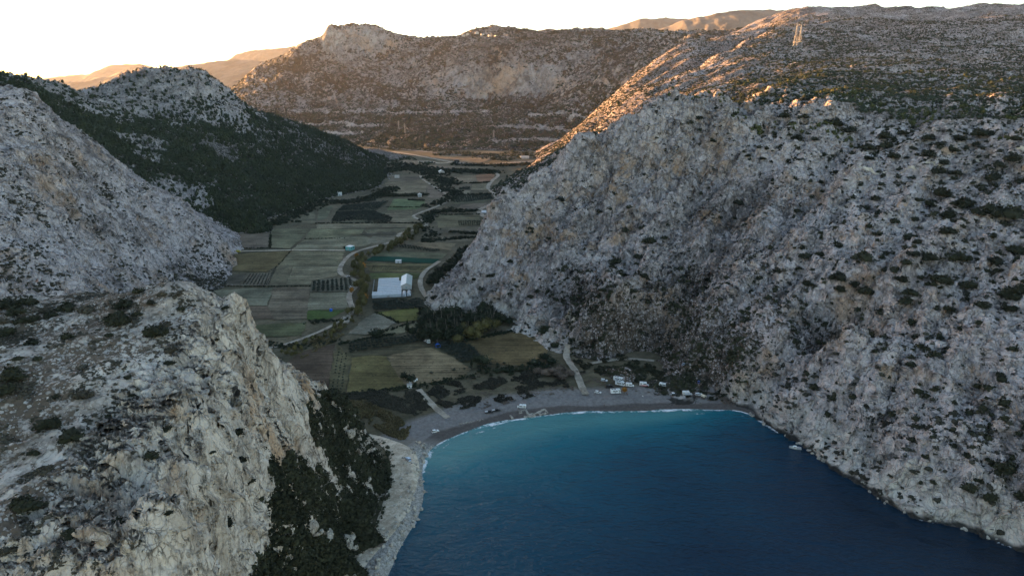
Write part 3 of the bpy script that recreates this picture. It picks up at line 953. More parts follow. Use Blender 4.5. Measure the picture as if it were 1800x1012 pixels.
def field(px, col, dirpx=None, spacing=3.0, contrast=0.45, lift=0.0, patchy=0.5):
    """a cultivated plot: a sheet laid on the valley floor"""
    pts = [G(*p) for p in px]
    if dirpx is None:
        dirpx = (px[0], px[1])
    a, b = G(*dirpx[0]), G(*dirpx[1])
    ang = math.atan2(b[1] - a[1], b[0] - a[0])
    # ragged borders
    out = []
    n = len(pts)
    for i in range(n):
        p, q = pts[i], pts[(i + 1) % n]
        k = max(2, int(math.dist(p, q) / 6))
        for j in range(k):
            t = j / k
            wob = (0.0 if j == 0 else 1.0) * 0.9
            out.append((p[0] + (q[0] - p[0]) * t + random.uniform(-wob, wob), p[1] + (q[1] - p[1]) * t + random.uniform(-wob, wob)))
    bm = bmesh.new()
    vs = [bm.verts.new((x, y, float(plane_z(y)) + 0.04 + lift)) for x, y in out]
    f = bm.faces.new(vs)
    if f.normal.z < 0 or f.calc_area() == 0:
        f.normal_update()
        if f.normal.z < 0:
            f.normal_flip()
    bmesh.ops.triangulate(bm, faces=bm.faces[:])
    me = bpy.data.meshes.new('field')
    bm.to_mesh(me)
    bm.free()
    o = bpy.data.objects.new('field', me)
    me.materials.append(field_mat(col, ang, spacing, contrast, patchy))
    S.collection.objects.link(o)
    FIELDS.append([(p[0], p[1]) for p in pts])
    return tag(o, kind='structure')


_L = [0]


def fl(*a, **k):
    _L[0] += 1
    return field(*a, lift=0.012 * (_L[0] % 9), **k)


# near the bay
fl([(618, 628), (650, 624), (680, 626), (711, 677), (680, 684), (610, 689)], (0.085, 0.076, 0.042), ((618, 628), (610, 689)), 3.0)
fl([(680, 626), (735, 613), (758, 611), (800, 630), (829, 648), (817, 664), (764, 671), (711, 677)], (0.12, 0.10, 0.075), ((680, 626), (790, 664)), 2.6, 0.75)
fl([(498, 640), (530, 618), (590, 604), (578, 680), (560, 692), (530, 692)], (0.062, 0.048, 0.042), ((530, 618), (520, 690)), 3.0, 0.7)
fl([(592, 604), (617, 627), (607, 690), (576, 692), (580, 660)], (0.062, 0.058, 0.04), ((592, 604), (576, 692)))
fl([(815, 600), (880, 588), (932, 578), (976, 598), (962, 620), (925, 643), (866, 640)], (0.088, 0.070, 0.044), ((815, 600), (932, 578)), 2.5, 0.6)
fl([(612, 587), (640, 560), (660, 550), (690, 556), (698, 567), (672, 580), (645, 588)], (0.125, 0.125, 0.12), ((612, 587), (690, 556)), 2.2, 0.7)
fl([(673, 583), (705, 571), (738, 564), (738, 574), (700, 588), (680, 589)], (0.10, 0.10, 0.08))
fl([(660, 549), (730, 540), (742, 548), (738, 562), (700, 566)], (0.072, 0.076, 0.032))
fl([(590, 604), (690, 590), (750, 600), (756, 610), (680, 624), (618, 626)], (0.058, 0.055, 0.042))
fl([(755, 612), (800, 600), (862, 636), (832, 648)], (0.055, 0.058, 0.045))
# either side of the stream road
fl([(641, 461), (765, 464), (748, 478), (650, 477)], (0.085, 0.078, 0.05), ((641, 461), (765, 464)), 4.0, 0.8)
fl([(650, 479), (738, 480), (733, 490), (652, 490)], (0.058, 0.072, 0.036))
fl([(641, 458), (655, 450.5), (700, 451), (773, 455.5), (764, 463), (700, 460.5)], (0.006, 0.040, 0.034), None, 3, 0.1, patchy=0.1)
fl([(652, 447), (676, 441), (786, 446), (776, 455), (655, 449.5)], (0.085, 0.09, 0.07))
fl([(718, 432), (738, 424), (802, 428), (792, 440), (770, 437)], (0.125, 0.108, 0.085))
fl([(406, 404), (474, 402), (474, 434), (422, 438), (408, 436)], (0.10, 0.086, 0.08), ((406, 404), (474, 402)), 4, 0.6)
fl([(476, 403), (545, 402), (530, 420), (510, 437), (477, 435)], (0.088, 0.09, 0.07), ((545, 402), (510, 437)), 4, 0.6)
fl([(546, 402), (640, 403), (634, 412), (602, 416), (537, 420)], (0.108, 0.112, 0.085))
fl([(536, 421), (640, 414), (655, 420), (650, 430), (612, 438), (513, 438.5)], (0.125, 0.125, 0.105), ((536, 421), (650, 421)), 5, 0.8)
fl([(410, 446), (511, 441), (490, 465), (470, 478), (402, 476)], (0.075, 0.064, 0.040), ((410, 446), (511, 441)), 4, 0.4)
fl([(513, 441), (606, 441), (598, 466), (491, 466)], (0.115, 0.112, 0.088), ((513, 441), (606, 441)), 5, 0.8)
fl([(398, 484), (435, 481), (421, 502), (384, 503)], (0.068, 0.064, 0.06))
fl([(436, 481), (477, 479), (487, 467), (472, 502), (423, 502)], (0.085, 0.08, 0.075))
fl([(488, 467), (515, 467), (501, 502), (473, 502)], (0.09, 0.085, 0.07))
fl([(516, 467), (597, 468), (592, 485), (548, 493), (545, 501), (502, 502)], (0.12, 0.115, 0.095), ((516, 467), (502, 502)), 5, 0.8)
fl([(547, 496), (590, 486), (628, 491), (622, 512), (545, 513)], (0.085, 0.085, 0.078))
fl([(376, 510), (480, 505), (470, 537), (400, 536)], (0.098, 0.10, 0.088), ((376, 510), (480, 505)), 5, 0.6)
fl([(402, 537), (470, 538), (481, 560), (425, 563)], (0.088, 0.07, 0.062), None, 4, 0.5)
fl([(481, 505), (545, 504), (540, 560), (482, 562), (471, 538)], (0.10, 0.088, 0.078), ((481, 505), (482, 562)), 5, 0.8)
fl([(545, 515), (612, 514), (611, 543), (541, 545)], (0.105, 0.105, 0.092), ((545, 515), (541, 545)), 5, 0.6)
fl([(541, 546), (608, 545), (578, 560), (540, 562)], (0.045, 0.072, 0.028))
fl([(436, 572), (540, 566), (530, 590), (462, 592)], (0.058, 0.064, 0.042))
fl([(466, 596), (528, 590), (516, 606), (482, 611)], (0.09, 0.08, 0.065))
# further up the valley
fl([(556, 394), (700, 393), (745, 394), (740, 399), (556, 402)], (0.125, 0.118, 0.098))
fl([(560, 364), (586, 362), (574, 384), (558, 388)], (0.085, 0.092, 0.075))
fl([(500, 388), (552, 372), (556, 392), (478, 400)], (0.088, 0.086, 0.072))
fl([(580, 391), (592, 372), (658, 371), (688, 375), (692, 385), (672, 392)], (0.07, 0.074, 0.06))
fl([(592, 370), (600, 362), (650, 362), (686, 352), (657, 371)], (0.062, 0.066, 0.052))
fl([(693, 350), (746, 350), (746, 361), (732, 368), (680, 369)], (0.075, 0.102, 0.065))
fl([(676, 322), (720, 317), (752, 316), (748, 340), (690, 343)], (0.12, 0.108, 0.09))
fl([(690, 312), (735, 310), (738, 317), (680, 320)], (0.088, 0.078, 0.072))
fl([(657, 377), (725, 372), (730, 384), (741, 392), (695, 392)], (0.118, 0.11, 0.092))
fl([(750, 326), (790, 331), (796, 345), (752, 349)], (0.105, 0.09, 0.085))
fl([(795, 310), (836, 308), (840, 322), (795, 322)], (0.12, 0.105, 0.09))
fl([(836, 308), (870, 305), (866, 318), (840, 322)], (0.15, 0.092, 0.07))
fl([(785, 322.5), (829, 323), (827, 329), (780, 329)], (0.11, 0.10, 0.09))
fl([(830, 324), (860, 322), (856, 334), (828, 334)], (0.125, 0.115, 0.095))
fl([(806, 334), (827, 335), (826, 341), (808, 343)], (0.13, 0.125, 0.11))
fl([(798, 345), (862, 342), (868, 350), (842, 356), (800, 358)], (0.08, 0.085, 0.07))
fl([(810, 359), (862, 357), (842, 366), (804, 373)], (0.105, 0.09, 0.085))
fl([(765, 378), (842, 378), (846, 395), (770, 400)], (0.09, 0.086, 0.066), ((765, 378), (842, 378)), 6, 0.8)
fl([(752, 402), (848, 397), (843, 410), (756, 411)], (0.075, 0.07, 0.062))
fl([(757, 413), (836, 412), (829, 425), (752, 427)], (0.088, 0.082, 0.072))
fl([(640, 404), (744, 400), (738, 412), (690, 414), (645, 411)], (0.095, 0.092, 0.075))
fl([(632, 411), (695, 407), (697, 413), (640, 414)], (0.06, 0.06, 0.055))
fl([(655, 415), (696, 414), (693, 427), (645, 427)], (0.12, 0.118, 0.108))
fl([(754, 273.5), (800, 278), (866, 277.5), (852, 284), (812, 290), (772, 284)], (0.13, 0.105, 0.085), None, 8, 0.4)
fl([(700, 278), (748, 282), (742, 291), (712, 290)], (0.12, 0.10, 0.085))
fl([(752, 290), (800, 292), (792, 298), (748, 299)], (0.11, 0.092, 0.08))
fl([(640, 300), (690, 298), (684, 308), (640, 312)], (0.06, 0.055, 0.05))
fl([(905, 283), (950, 281), (930, 290), (895, 292)], (0.12, 0.10, 0.085))


def road_mat(name, lo, hi):
    t = NT(name)
    pos = t.coords()
    n1 = t.noise(pos, 0.09, 7, 0.75)
    n2 = t.noise(pos, 0.8, 6, 0.8)
    v = t.math('ADD', t.math('MULTIPLY', n1, 0.6), t.math('MULTIPLY', n2, 0.4))
    t.l(t.ramp(v, [(0.36, tuple(x * 0.72 for x in lo)), (0.44, lo), (0.56, hi)]), t.b.inputs['Base Color'])
    t.set(Roughness=1.0)
    bp = t.n('ShaderNodeBump', Strength=0.5, Distance=0.15)
    t.l(n2, bp.inputs['Height'])
    t.l(bp.outputs[0], t.b.inputs['Normal'])
    return t.m


M_TRACK = road_mat('dirt_track', (0.20, 0.17, 0.13), (0.38, 0.335, 0.27))
M_PALE = road_mat('pale_gravel', (0.34, 0.28, 0.205), (0.64, 0.55, 0.43))
M_ASPHALT = road_mat('asphalt', (0.16, 0.155, 0.15), (0.24, 0.235, 0.225))


def ribbon(name, px, width, mat, up=0.16, surf=None, pts=None):
    pl = pts if pts is not None else [G(*p)[:2] for p in px]
    pl = smooth_line(pl, 3)
    d = np.gradient(pl, axis=0)
    d /= np.linalg.norm(d, axis=1)[:, None] + 1e-9
    nrm = np.stack([-d[:, 1], d[:, 0]], 1)
    wv = width * (1 + 0.18 * pnoise(np.arange(len(pl)) * 0.37, np.full(len(pl), 3.3), 4))
    V, K = [], (-1, -0.33, 0.33, 1)
    for k in K:
        q = pl + nrm * (wv[:, None] * 0.5 * k)
        z = (surf(q[:, 0], q[:, 1]) if surf else ground_z(q[:, 0], q[:, 1])) + up
        V.append(np.column_stack([q, z]))
    n = len(pl)
    V = np.vstack(V)
    f = []
    for r_ in range(3):
        for i in range(n - 1):
            f.append((r_ * n + i, r_ * n + i + 1, (r_ + 1) * n + i + 1, (r_ + 1) * n + i))
    o = mesh_np(name, V, np.array(f)[:, ::-1], True, None, mat)
    return tag(o, kind='structure')


ribbon('road', [(1030, 692), (1022, 680), (1018, 668), (1010, 650), (1000, 638), (994, 625), (1000, 612), (1008, 602), (1000, 594), (988, 588), (970, 582), (942, 573), (920, 569), (885, 563), (840, 554), (800, 549), (780, 546), (767, 543), (755, 530), (742, 512), (738, 500), (740, 488), (748, 476), (762, 467), (772, 460)], 4.6, M_TRACK, 0.7, lambda X, Y: np.maximum(ground_z(X, Y), height('D', X, Y)))
ribbon('road', [(858, 384), (848, 379), (841, 372), (845, 367), (858, 361), (868, 356), (875, 350), (870, 342), (862, 335), (857, 330), (860, 323), (868, 315), (877, 309), (872, 304), (866, 300)], 7.5, M_TRACK)
ribbon('road', [(607, 568), (615, 555), (620, 541), (613, 525), (615, 514), (624, 506), (632, 498), (628, 494), (618, 489), (602, 484), (597, 478), (598, 469), (605, 458), (616, 447), (632, 440), (655, 434), (680, 428), (703, 421), (702, 416), (699, 414), (705, 409), (725, 405), (745, 400), (751, 395), (748, 390), (735, 385), (726, 381), (728, 378), (738, 374), (760, 366), (785, 356), (791, 350), (786, 342), (772, 334), (758, 325), (747, 318), (738, 311), (742, 304), (752, 300), (765, 296)], 5.0, M_TRACK)
ribbon('road', [(560, 238), (600, 246), (640, 252), (700, 261.5), (760, 268.5), (830, 274.5), (890, 277), (950, 275.5), (1000, 274)], 10.0, M_ASPHALT, up=0.6)
ribbon('road', [(690, 267), (725, 272), (760, 279), (800, 286), (840, 290), (900, 286), (950, 283)], 11.0, M_TRACK, up=0.4)
ribbon('path', [(470, 612), (500, 606), (540, 592), (575, 577), (600, 562), (607, 556)], 3.5, M_TRACK)
ribbon('path', [(406, 443), (440, 441), (470, 440.5), (512, 439.5), (560, 439.5), (606, 440)], 3.6, M_PALE)
ribbon('path', [(736, 684), (743, 693), (757, 708), (772, 723), (787, 733)], 4.0, M_TRACK)
ribbon('path', [(1008, 602), (1025, 607), (1045, 612)], 3.5, M_TRACK)
ribbon('path', [(1030, 640), (1070, 633), (1110, 630), (1150, 634)], 3.5, M_TRACK)
ribbon('path', [(735, 285), (752, 283), (775, 288), (800, 284)], 8.0, M_PALE)


def sheet(name, px, mat, up, step=2.0):
    """a paved or gravelled area draped over the shore"""
    poly = smooth_line([W3(*p) for p in px] + [W3(*px[0])], 2)
    x0, y0 = poly.min(0)
    x1, y1 = poly.max(0)
    xs, ys = np.arange(x0, x1 + step, step), np.arange(y0, y1 + step, step)
    X, Y = np.meshgrid(xs, ys)
    ins = inside(X, Y, poly)
    dz = seg_dist(X, Y, poly)
    Z = ground_z(X, Y) + np.where(ins, np.minimum(up, dz * 0.25), -0.5 * dz) + 0.05
    keep = ins | (dz < step * 1.5)
    nr, na = X.shape
    idx = np.arange(nr * na).reshape(nr, na)
    f = np.stack([idx[:-1, :-1], idx[:-1, 1:], idx[1:, 1:], idx[1:, :-1]], -1).reshape(-1, 4)
    f = f[keep.ravel()[f].all(1)]
    return tag(mesh_np(name, np.stack([X, Y, Z], -1).reshape(-1, 3), f, True, None, mat), kind='structure')


def W3(px, py):
    x, y, z = ray(px, py)
    t = (3.4 - CAM_H) / z
    return (x * t, y * t)


sheet('gravel_road', [(636, 757), (662, 760), (690, 770), (718, 783), (735, 800), (738, 820), (733, 850), (722, 885), (700, 925), (670, 957), (645, 985), (630, 1012), (606, 1012), (635, 960), (658, 925), (672, 885), (683, 850), (688, 820), (682, 795), (665, 778)], M_PALE, 0.35, 1.2)

# ------------------------------------------------------------------ vegetation
def leaf_mat(name, dark, light, rough=0.9):
    t = NT(name)
    pos = t.coords()
    oi = t.n('ShaderNodeObjectInfo').outputs['Random']
    n = t.noise(pos, 0.9, 4, 0.7)
    n2 = t.noise(pos, 0.05, 3, 0.6)
    v = t.math('ADD', t.math('MULTIPLY', n, 0.5), t.math('ADD', t.math('MULTIPLY', n2, 0.4), t.math('MULTIPLY', oi, 0.12)))
    t.l(t.ramp(v, [(0.36, dark), (0.62, light)]), t.b.inputs['Base Color'])
    t.set(Roughness=rough)
    t.b.inputs['Specular IOR Level'].default_value = 0.15
    return t.m


def bark_mat(name, col):
    return flat_mat(name, col, 0.95, 0, 0.35, 5.0)


M_SHRUB = leaf_mat('juniper_leaves', (0.010, 0.012, 0.008), (0.036, 0.038, 0.022))
M_FARPINE = leaf_mat('far_pine_needles', (0.010, 0.018, 0.012), (0.040, 0.058, 0.036))
M_BRUSH = leaf_mat('maquis_leaves', (0.013, 0.016, 0.010), (0.058, 0.060, 0.034))
M_SHRUB_BROWN = leaf_mat('dry_shrub_leaves', (0.035, 0.032, 0.024), (0.085, 0.075, 0.055))
M_SCRUB = leaf_mat('low_scrub_leaves', (0.018, 0.018, 0.014), (0.058, 0.055, 0.040))
M_PINE = leaf_mat('pine_needles', (0.010, 0.015, 0.010), (0.046, 0.056, 0.032))
M_PINE_LIT = leaf_mat('pine_needles_sunlit', (0.030, 0.038, 0.014), (0.085, 0.090, 0.034))  # lit copy of the pine needles: low sun's gold put into the colour
M_OLIVE = leaf_mat('olive_leaves', (0.016, 0.022, 0.016), (0.046, 0.054, 0.042))
M_DARKTREE = leaf_mat('evergreen_leaves', (0.010, 0.015, 0.010), (0.034, 0.042, 0.022))
M_POPLAR = leaf_mat('yellow_green_leaves', (0.040, 0.040, 0.016), (0.125, 0.108, 0.042))
M_ORANGE = leaf_mat('orange_autumn_leaves', (0.18, 0.080, 0.018), (0.40, 0.19, 0.040))
M_BARE = leaf_mat('bare_twigs', (0.075, 0.060, 0.048), (0.16, 0.125, 0.10))
M_REED = leaf_mat('dry_reeds', (0.050, 0.042, 0.020), (0.14, 0.110, 0.055))
M_BARK = bark_mat('bark', (0.09, 0.075, 0.06))


def ico(sub):
    bm = bmesh.new()
    bmesh.ops.create_icosphere(bm, subdivisions=sub, radius=1.0)
    v = np.array([x.co[:] for x in bm.verts])
    f = np.array([[y.index for y in x.verts] for x in bm.faces])
    bm.free()
    return v, f


ICO1, ICO2 = ico(1), ico(2)


def blob(rng, nleaf=40, leaf=0.22, core=1, lumps=5, top=1.0, flat=0.0, taper=0.0, inner=0.74):
    """one crown: an uneven core with leaf sprays standing out of it; unit size, base at z=0 .. about 2*top"""
    cv, cf = ICO1 if core == 1 else ICO2
    ld = rng.normal(size=(lumps, 3))
    ld /= np.linalg.norm(ld, axis=1)[:, None]
    la = rng.uniform(0.12, 0.42, lumps)

    def shape(d):
        k = np.clip(d @ ld.T, 0, 1) ** 4
        return 0.80 + (k * la).sum(1)
    rr = shape(cv) * inner * rng.uniform(0.86, 1.12, len(cv))
    V = [cv * rr[:, None]]
    Fc = [cf]
    d = rng.normal(size=(nleaf, 3))
    d /= np.linalg.norm(d, axis=1)[:, None]
    r = shape(d) * rng.uniform(0.62, 1.08, nleaf)
    c = d * r[:, None]
    a = np.cross(d, rng.normal(size=(nleaf, 3)))
    a /= np.linalg.norm(a, axis=1)[:, None] + 1e-9
    b = np.cross(d, a) * 0.6 + d * rng.uniform(0.3, 1.0, (nleaf, 1))
    s = leaf * rng.uniform(0.6, 1.4, (nleaf, 1))
    tri = np.stack([c - a * s - b * s * 0.5, c + a * s - b * s * 0.5, c + b * s + a * s * rng.uniform(-0.5, 0.5, (nleaf, 1))], 1).reshape(-1, 3)
    tri2 = np.stack([c - b * s, c + b * s * 0.7 + a * s * 0.3, c + a * s * 0.9 - d * s * 0.6], 1).reshape(-1, 3)
    V += [tri, tri2]
    n0 = len(cv)
    Fc += [np.arange(n0, n0 + 3 * nleaf).reshape(-1, 3), np.arange(n0 + 3 * nleaf, n0 + 6 * nleaf).reshape(-1, 3)]
    V = np.vstack(V)
    if taper:
        k = np.clip(1.0 - taper * (V[:, 2] + 1) / 2, 0.08, 1)
        V[:, :2] *= k[:, None]
    V[:, 2] *= top
    if flat:
        lo = V[:, 2] < 0
        V[lo, 2] *= (1 - flat)
    V[:, 2] -= V[:, 2].min()
    return V.astype(np.float32), np.vstack(Fc)


def union_of(parts):
    V, Fc, n = [], [], 0
    for v, f in parts:
        V.append(v)
        Fc.append(f + n)
        n += len(v)
    return np.vstack(V), np.vstack(Fc)


def clump(rng, k, nleaf, leaf, spread=0.8, top=0.7):
    """a spreading shrub: several crowns grown together"""
    ps = []
    for i in range(k):
        v, f = blob(rng, nleaf, leaf, 1, 5, top, 0.5)
        a = rng.uniform(0, 2 * np.pi)
        rad = spread * np.sqrt(rng.random()) if i else 0
        sc = rng.uniform(0.5, 0.95) if i else 0.9
        v = v * sc + np.array([math.cos(a) * rad, math.sin(a) * rad, -0.08])
        ps.append((v, f))
    V, Fc = union_of(ps)
    return V / (1 + spread * 0.6), Fc


def scatter_mesh(name, templates, pts, size, hscale, mat, rng, sink=0.15, kind='stuff'):
    """many plants of a cover nobody could count, as one object"""
    pts = np.asarray(pts, np.float32)
    n = len(pts)
    if n == 0:
        return None
    which = rng.integers(0, len(templates), n)
    Vs, Fs, off = [], [], 0
    size = np.broadcast_to(np.asarray(size, np.float32), (n,))
    hscale = np.broadcast_to(np.asarray(hscale, np.float32), (n,))
    for k, (tv, tf) in enumerate(templates):
        m = np.where(which == k)[0]
        if len(m) == 0:
            continue
        a = rng.uniform(0, 2 * np.pi, len(m)).astype(np.float32)
        c, s = np.cos(a), np.sin(a)
        x = tv[None, :, 0] * c[:, None] - tv[None, :, 1] * s[:, None]
        y = tv[None, :, 0] * s[:, None] + tv[None, :, 1] * c[:, None]
        z = np.broadcast_to(tv[None, :, 2], x.shape)
        sz = size[m][:, None]
        hz = (size * hscale)[m][:, None]
        V = np.stack([x * sz + pts[m, 0:1], y * sz + pts[m, 1:2], z * hz + pts[m, 2:3] - sink * hz], -1).reshape(-1, 3)
        Fc = (tf[None] + (np.arange(len(m)) * len(tv))[:, None, None]).reshape(-1, 3) + off
        off += len(V)
        Vs.append(V)
        Fs.append(Fc)
    o = mesh_np(name, np.vstack(Vs), np.vstack(Fs), False, None, mat)
    return tag(o, kind=kind)


def hit(px, py, keys='ABCD', y0=90.0, y1=2600.0, n=3000):
    """first terrain met along the line of sight through a photo point"""
    x, y, z = ray(px, py)
    Y = np.geomspace(y0, y1, n)
    t = Y / y
    X, Zr = x * t, CAM_H + z * t
    g = np.where(land_d(X, Y) > 0, ground_z(X, Y), 0.0)
    for k in keys:
        if k == 'A':
            ok = (Y < 400)
        elif k == 'B':
            ok = (Y > 360) & (Y < 900) & (X < -120)
        elif k == 'C':
            ok = (Y > 740) & (X < 0)
        elif k == 'D':
            ok = (Y > 225) & (X > -110)
        else:
            ok = (Y > 1700)
        h = np.where(ok, 0, -99.0)
        if ok.any():
            h[ok] = height(k, X[ok], Y[ok])
        g = np.maximum(g, h)
    i = np.argmax(Zr <= g)
    if Zr[i] > g[i]:
        return None
    return (float(X[i]), float(Y[i]), float(g[i]))


def surf_z(X, Y, keys):
    z = ground_z(X, Y)
    for k in keys:
        z = np.maximum(z, height(k, X, Y))
    return z


def px_size(p, wpx):
    d = math.dist(p, (0, 0, CAM_H))
    return wpx * d / F_PX


class Kind:
    """meshes of one kind of plant, shared by all its copies"""

    def __init__(self, name, category, crown_name, templates, mat, trunk=None):
        self.name, self.cat, self.crown_name, self.trunk = name, category, crown_name, trunk
        self.me = []
        for v, f in templates:
            o = mesh_np(crown_name, v, f, False, None, mat)
            self.me.append(o.data)
            bpy.data.objects.remove(o)
        self.tm = None
        if trunk:
            self.tm = trunk_mesh(*trunk)

    def place(self, p, size, h, label, group, rz=None, sink=0.12):
        r = thing(self.name, label, self.cat, p, random.uniform(0, 6.28) if rz is None else rz, group)
        o = bpy.data.objects.new(self.crown_name, random.choice(self.me))
        S.collection.objects.link(o)
        o.parent = r
        base = 0.0
        if self.tm:
            base = self.trunk[0] * h
            t = bpy.data.objects.new('trunk', self.tm)
            S.collection.objects.link(t)
            t.parent = r
            t.scale = (h, h, h)
        o.location = (0, 0, base + (0.10 * size if not self.tm else 0))
        o.scale = (size, size, h * (1 - (self.trunk[0] if self.tm else 0)) / 2 * 1.0)
        return r


def trunk_mesh(bare, rad):
    """a tapered trunk with four limbs, for a tree one unit tall whose crown starts at `bare`"""
    bm = bmesh.new()

    def limb(a, b, r0, r1, n=6):
        a, b = Vector(a), Vector(b)
        q = (b - a).to_track_quat('Z', 'Y')
        rings = []
        for c, r in ((a, r0), (b, r1)):
            rings.append([bm.verts.new(c + q @ Vector((math.cos(k * 2 * math.pi / n) * r, math.sin(k * 2 * math.pi / n) * r, 0))) for k in range(n)])
        for k in range(n):
            bm.faces.new((rings[0][k], rings[0][(k + 1) % n], rings[1][(k + 1) % n], rings[1][k]))
        bm.faces.new(rings[1])
        bm.faces.new(rings[0][::-1])
    limb((0, 0, -0.05), (0.01, 0, bare + 0.05), rad, rad * 0.7)
    limb((0.01, 0, bare + 0.04), (0.02, 0.01, 0.75), rad * 0.7, rad * 0.25)
    for k in range(4):
        a = k * 1.7 + 0.4
        z0 = bare + 0.05 + 0.08 * k
        limb((0.01, 0, z0), (math.cos(a) * 0.2, math.sin(a) * 0.2, z0 + 0.18), rad * 0.4, rad * 0.12, 5)
    me = bpy.data.meshes.new('trunk')
    bm.to_mesh(me)
    bm.free()
    me.materials.append(M_BARK)
    return me


rg = np.random.default_rng(5)
T_SHRUB = [clump(rg, 6, 60, 0.17) for _ in range(6)]
T_SMALL = [blob(rg, 26, 0.28, 1, 4, 0.75, 0.5) for _ in range(8)]
T_TINY = [blob(rg, 5, 0.45, 1, 4, 0.7, 0.5, inner=0.76) for _ in range(8)]
T_FARPINE = [blob(rg, 9, 0.42, 1, 4, 1.0, 0.3, 0.35, inner=0.76) for _ in range(8)]
# very small covers use a coarser core
_cv, _cf = ICO1
T_PINE = [blob(rg, 46, 0.24, 1, 5, 1.0, 0.3, 0.35) for _ in range(8)]
T_TREE = [clump(rg, 5, 90, 0.15, 0.55, 1.0) for _ in range(5)]
T_POPLAR = [blob(rg, 150, 0.15, 2, 7, 1.0, 0.1, 0.35) for _ in range(4)]
T_CYPRESS = [blob(rg, 150, 0.14, 2, 3, 1.0, 0.0, 0.72) for _ in range(3)]
T_OLIVE = [blob(rg, 90, 0.18, 1, 6, 0.9, 0.35) for _ in range(4)]

K_SHRUB = Kind('shrub', 'shrub', 'foliage', T_SHRUB, M_SHRUB)
K_DRY = Kind('dry_shrub', 'shrub', 'foliage', T_SHRUB[:3], M_SHRUB_BROWN)
K_EVER = Kind('evergreen_tree', 'tree', 'crown', T_TREE, M_DARKTREE, (0.16, 0.035))
K_POP = Kind('stream_tree', 'tree', 'crown', T_POPLAR, M_POPLAR, (0.14, 0.03))
K_ORANGE = Kind('autumn_tree', 'tree', 'crown', T_POPLAR, M_ORANGE, (0.16, 0.03))
K_CYP = Kind('cypress', 'tree', 'crown', T_CYPRESS, M_DARKTREE, (0.06, 0.025))
K_OLIVE = Kind('orchard_tree', 'tree', 'crown', T_OLIVE, M_OLIVE, (0.2, 0.045))
K_BARE = Kind('bare_tree', 'tree', 'crown', T_TREE[:2], M_BARE, (0.15, 0.03))

# --- shrubs of the foreground headland
SH_A = [(10, 540, 30), (45, 538, 34), (25, 553, 28), (80, 550, 18), (60, 565, 22), (40, 568, 22), (86, 558, 20), (5, 570, 18), (12, 590, 26), (118, 598, 24), (119, 546, 26), (155, 550, 30), (200, 568, 40), (217, 573, 32), (243, 516, 20),
        (285, 521, 16), (265, 535, 18), (220, 541, 28), (272, 592, 40), (290, 577, 24), (193, 593, 16), (240, 555, 16), (318, 546, 14), (300, 620, 22), (298, 642, 18), (55, 605, 20), (22, 668, 40), (147, 648, 16), (65, 634, 14), (35, 634, 16),
        (225, 667, 14), (315, 518, 14), (378, 602, 18), (397, 545, 14), (10, 692, 32), (145, 700, 30), (85, 754, 36), (125, 772, 38), (265, 806, 24), (82, 832, 24), (45, 897, 46), (215, 922, 26), (125, 942, 28), (240, 962, 22),
        (292, 758, 18), (300, 902, 18), (180, 837, 12), (20, 967, 30), (232, 698, 12), (420, 765, 24), (372, 802, 16), (376, 742, 12), (425, 812, 18), (400, 922, 26), (366, 985, 18), (470, 720, 14), (440, 850, 16), (455, 660, 10), (495, 700, 12),
        (330, 868, 12), (190, 735, 12), (60, 800, 18), (170, 880, 14), (320, 700, 12), (345, 930, 14), (100, 700, 14), (255, 735, 12)]
for i, (a, b, wpx) in enumerate(SH_A):
    p = hit(a, b, 'A', 80, 420, 1500)
    if p is None:
        continue
    s = px_size(p, wpx) * 0.66
    dry = i % 4 == 3
    (K_DRY if dry else K_SHRUB).place(p, s, s * random.uniform(1.9, 2.6), 'brownish dry shrub among the stones of the near headland' if dry else 'dark juniper shrub among the pale stones of the near headland',
                                     'dry shrubs on the near headland' if dry else 'dark shrubs on the near headland')

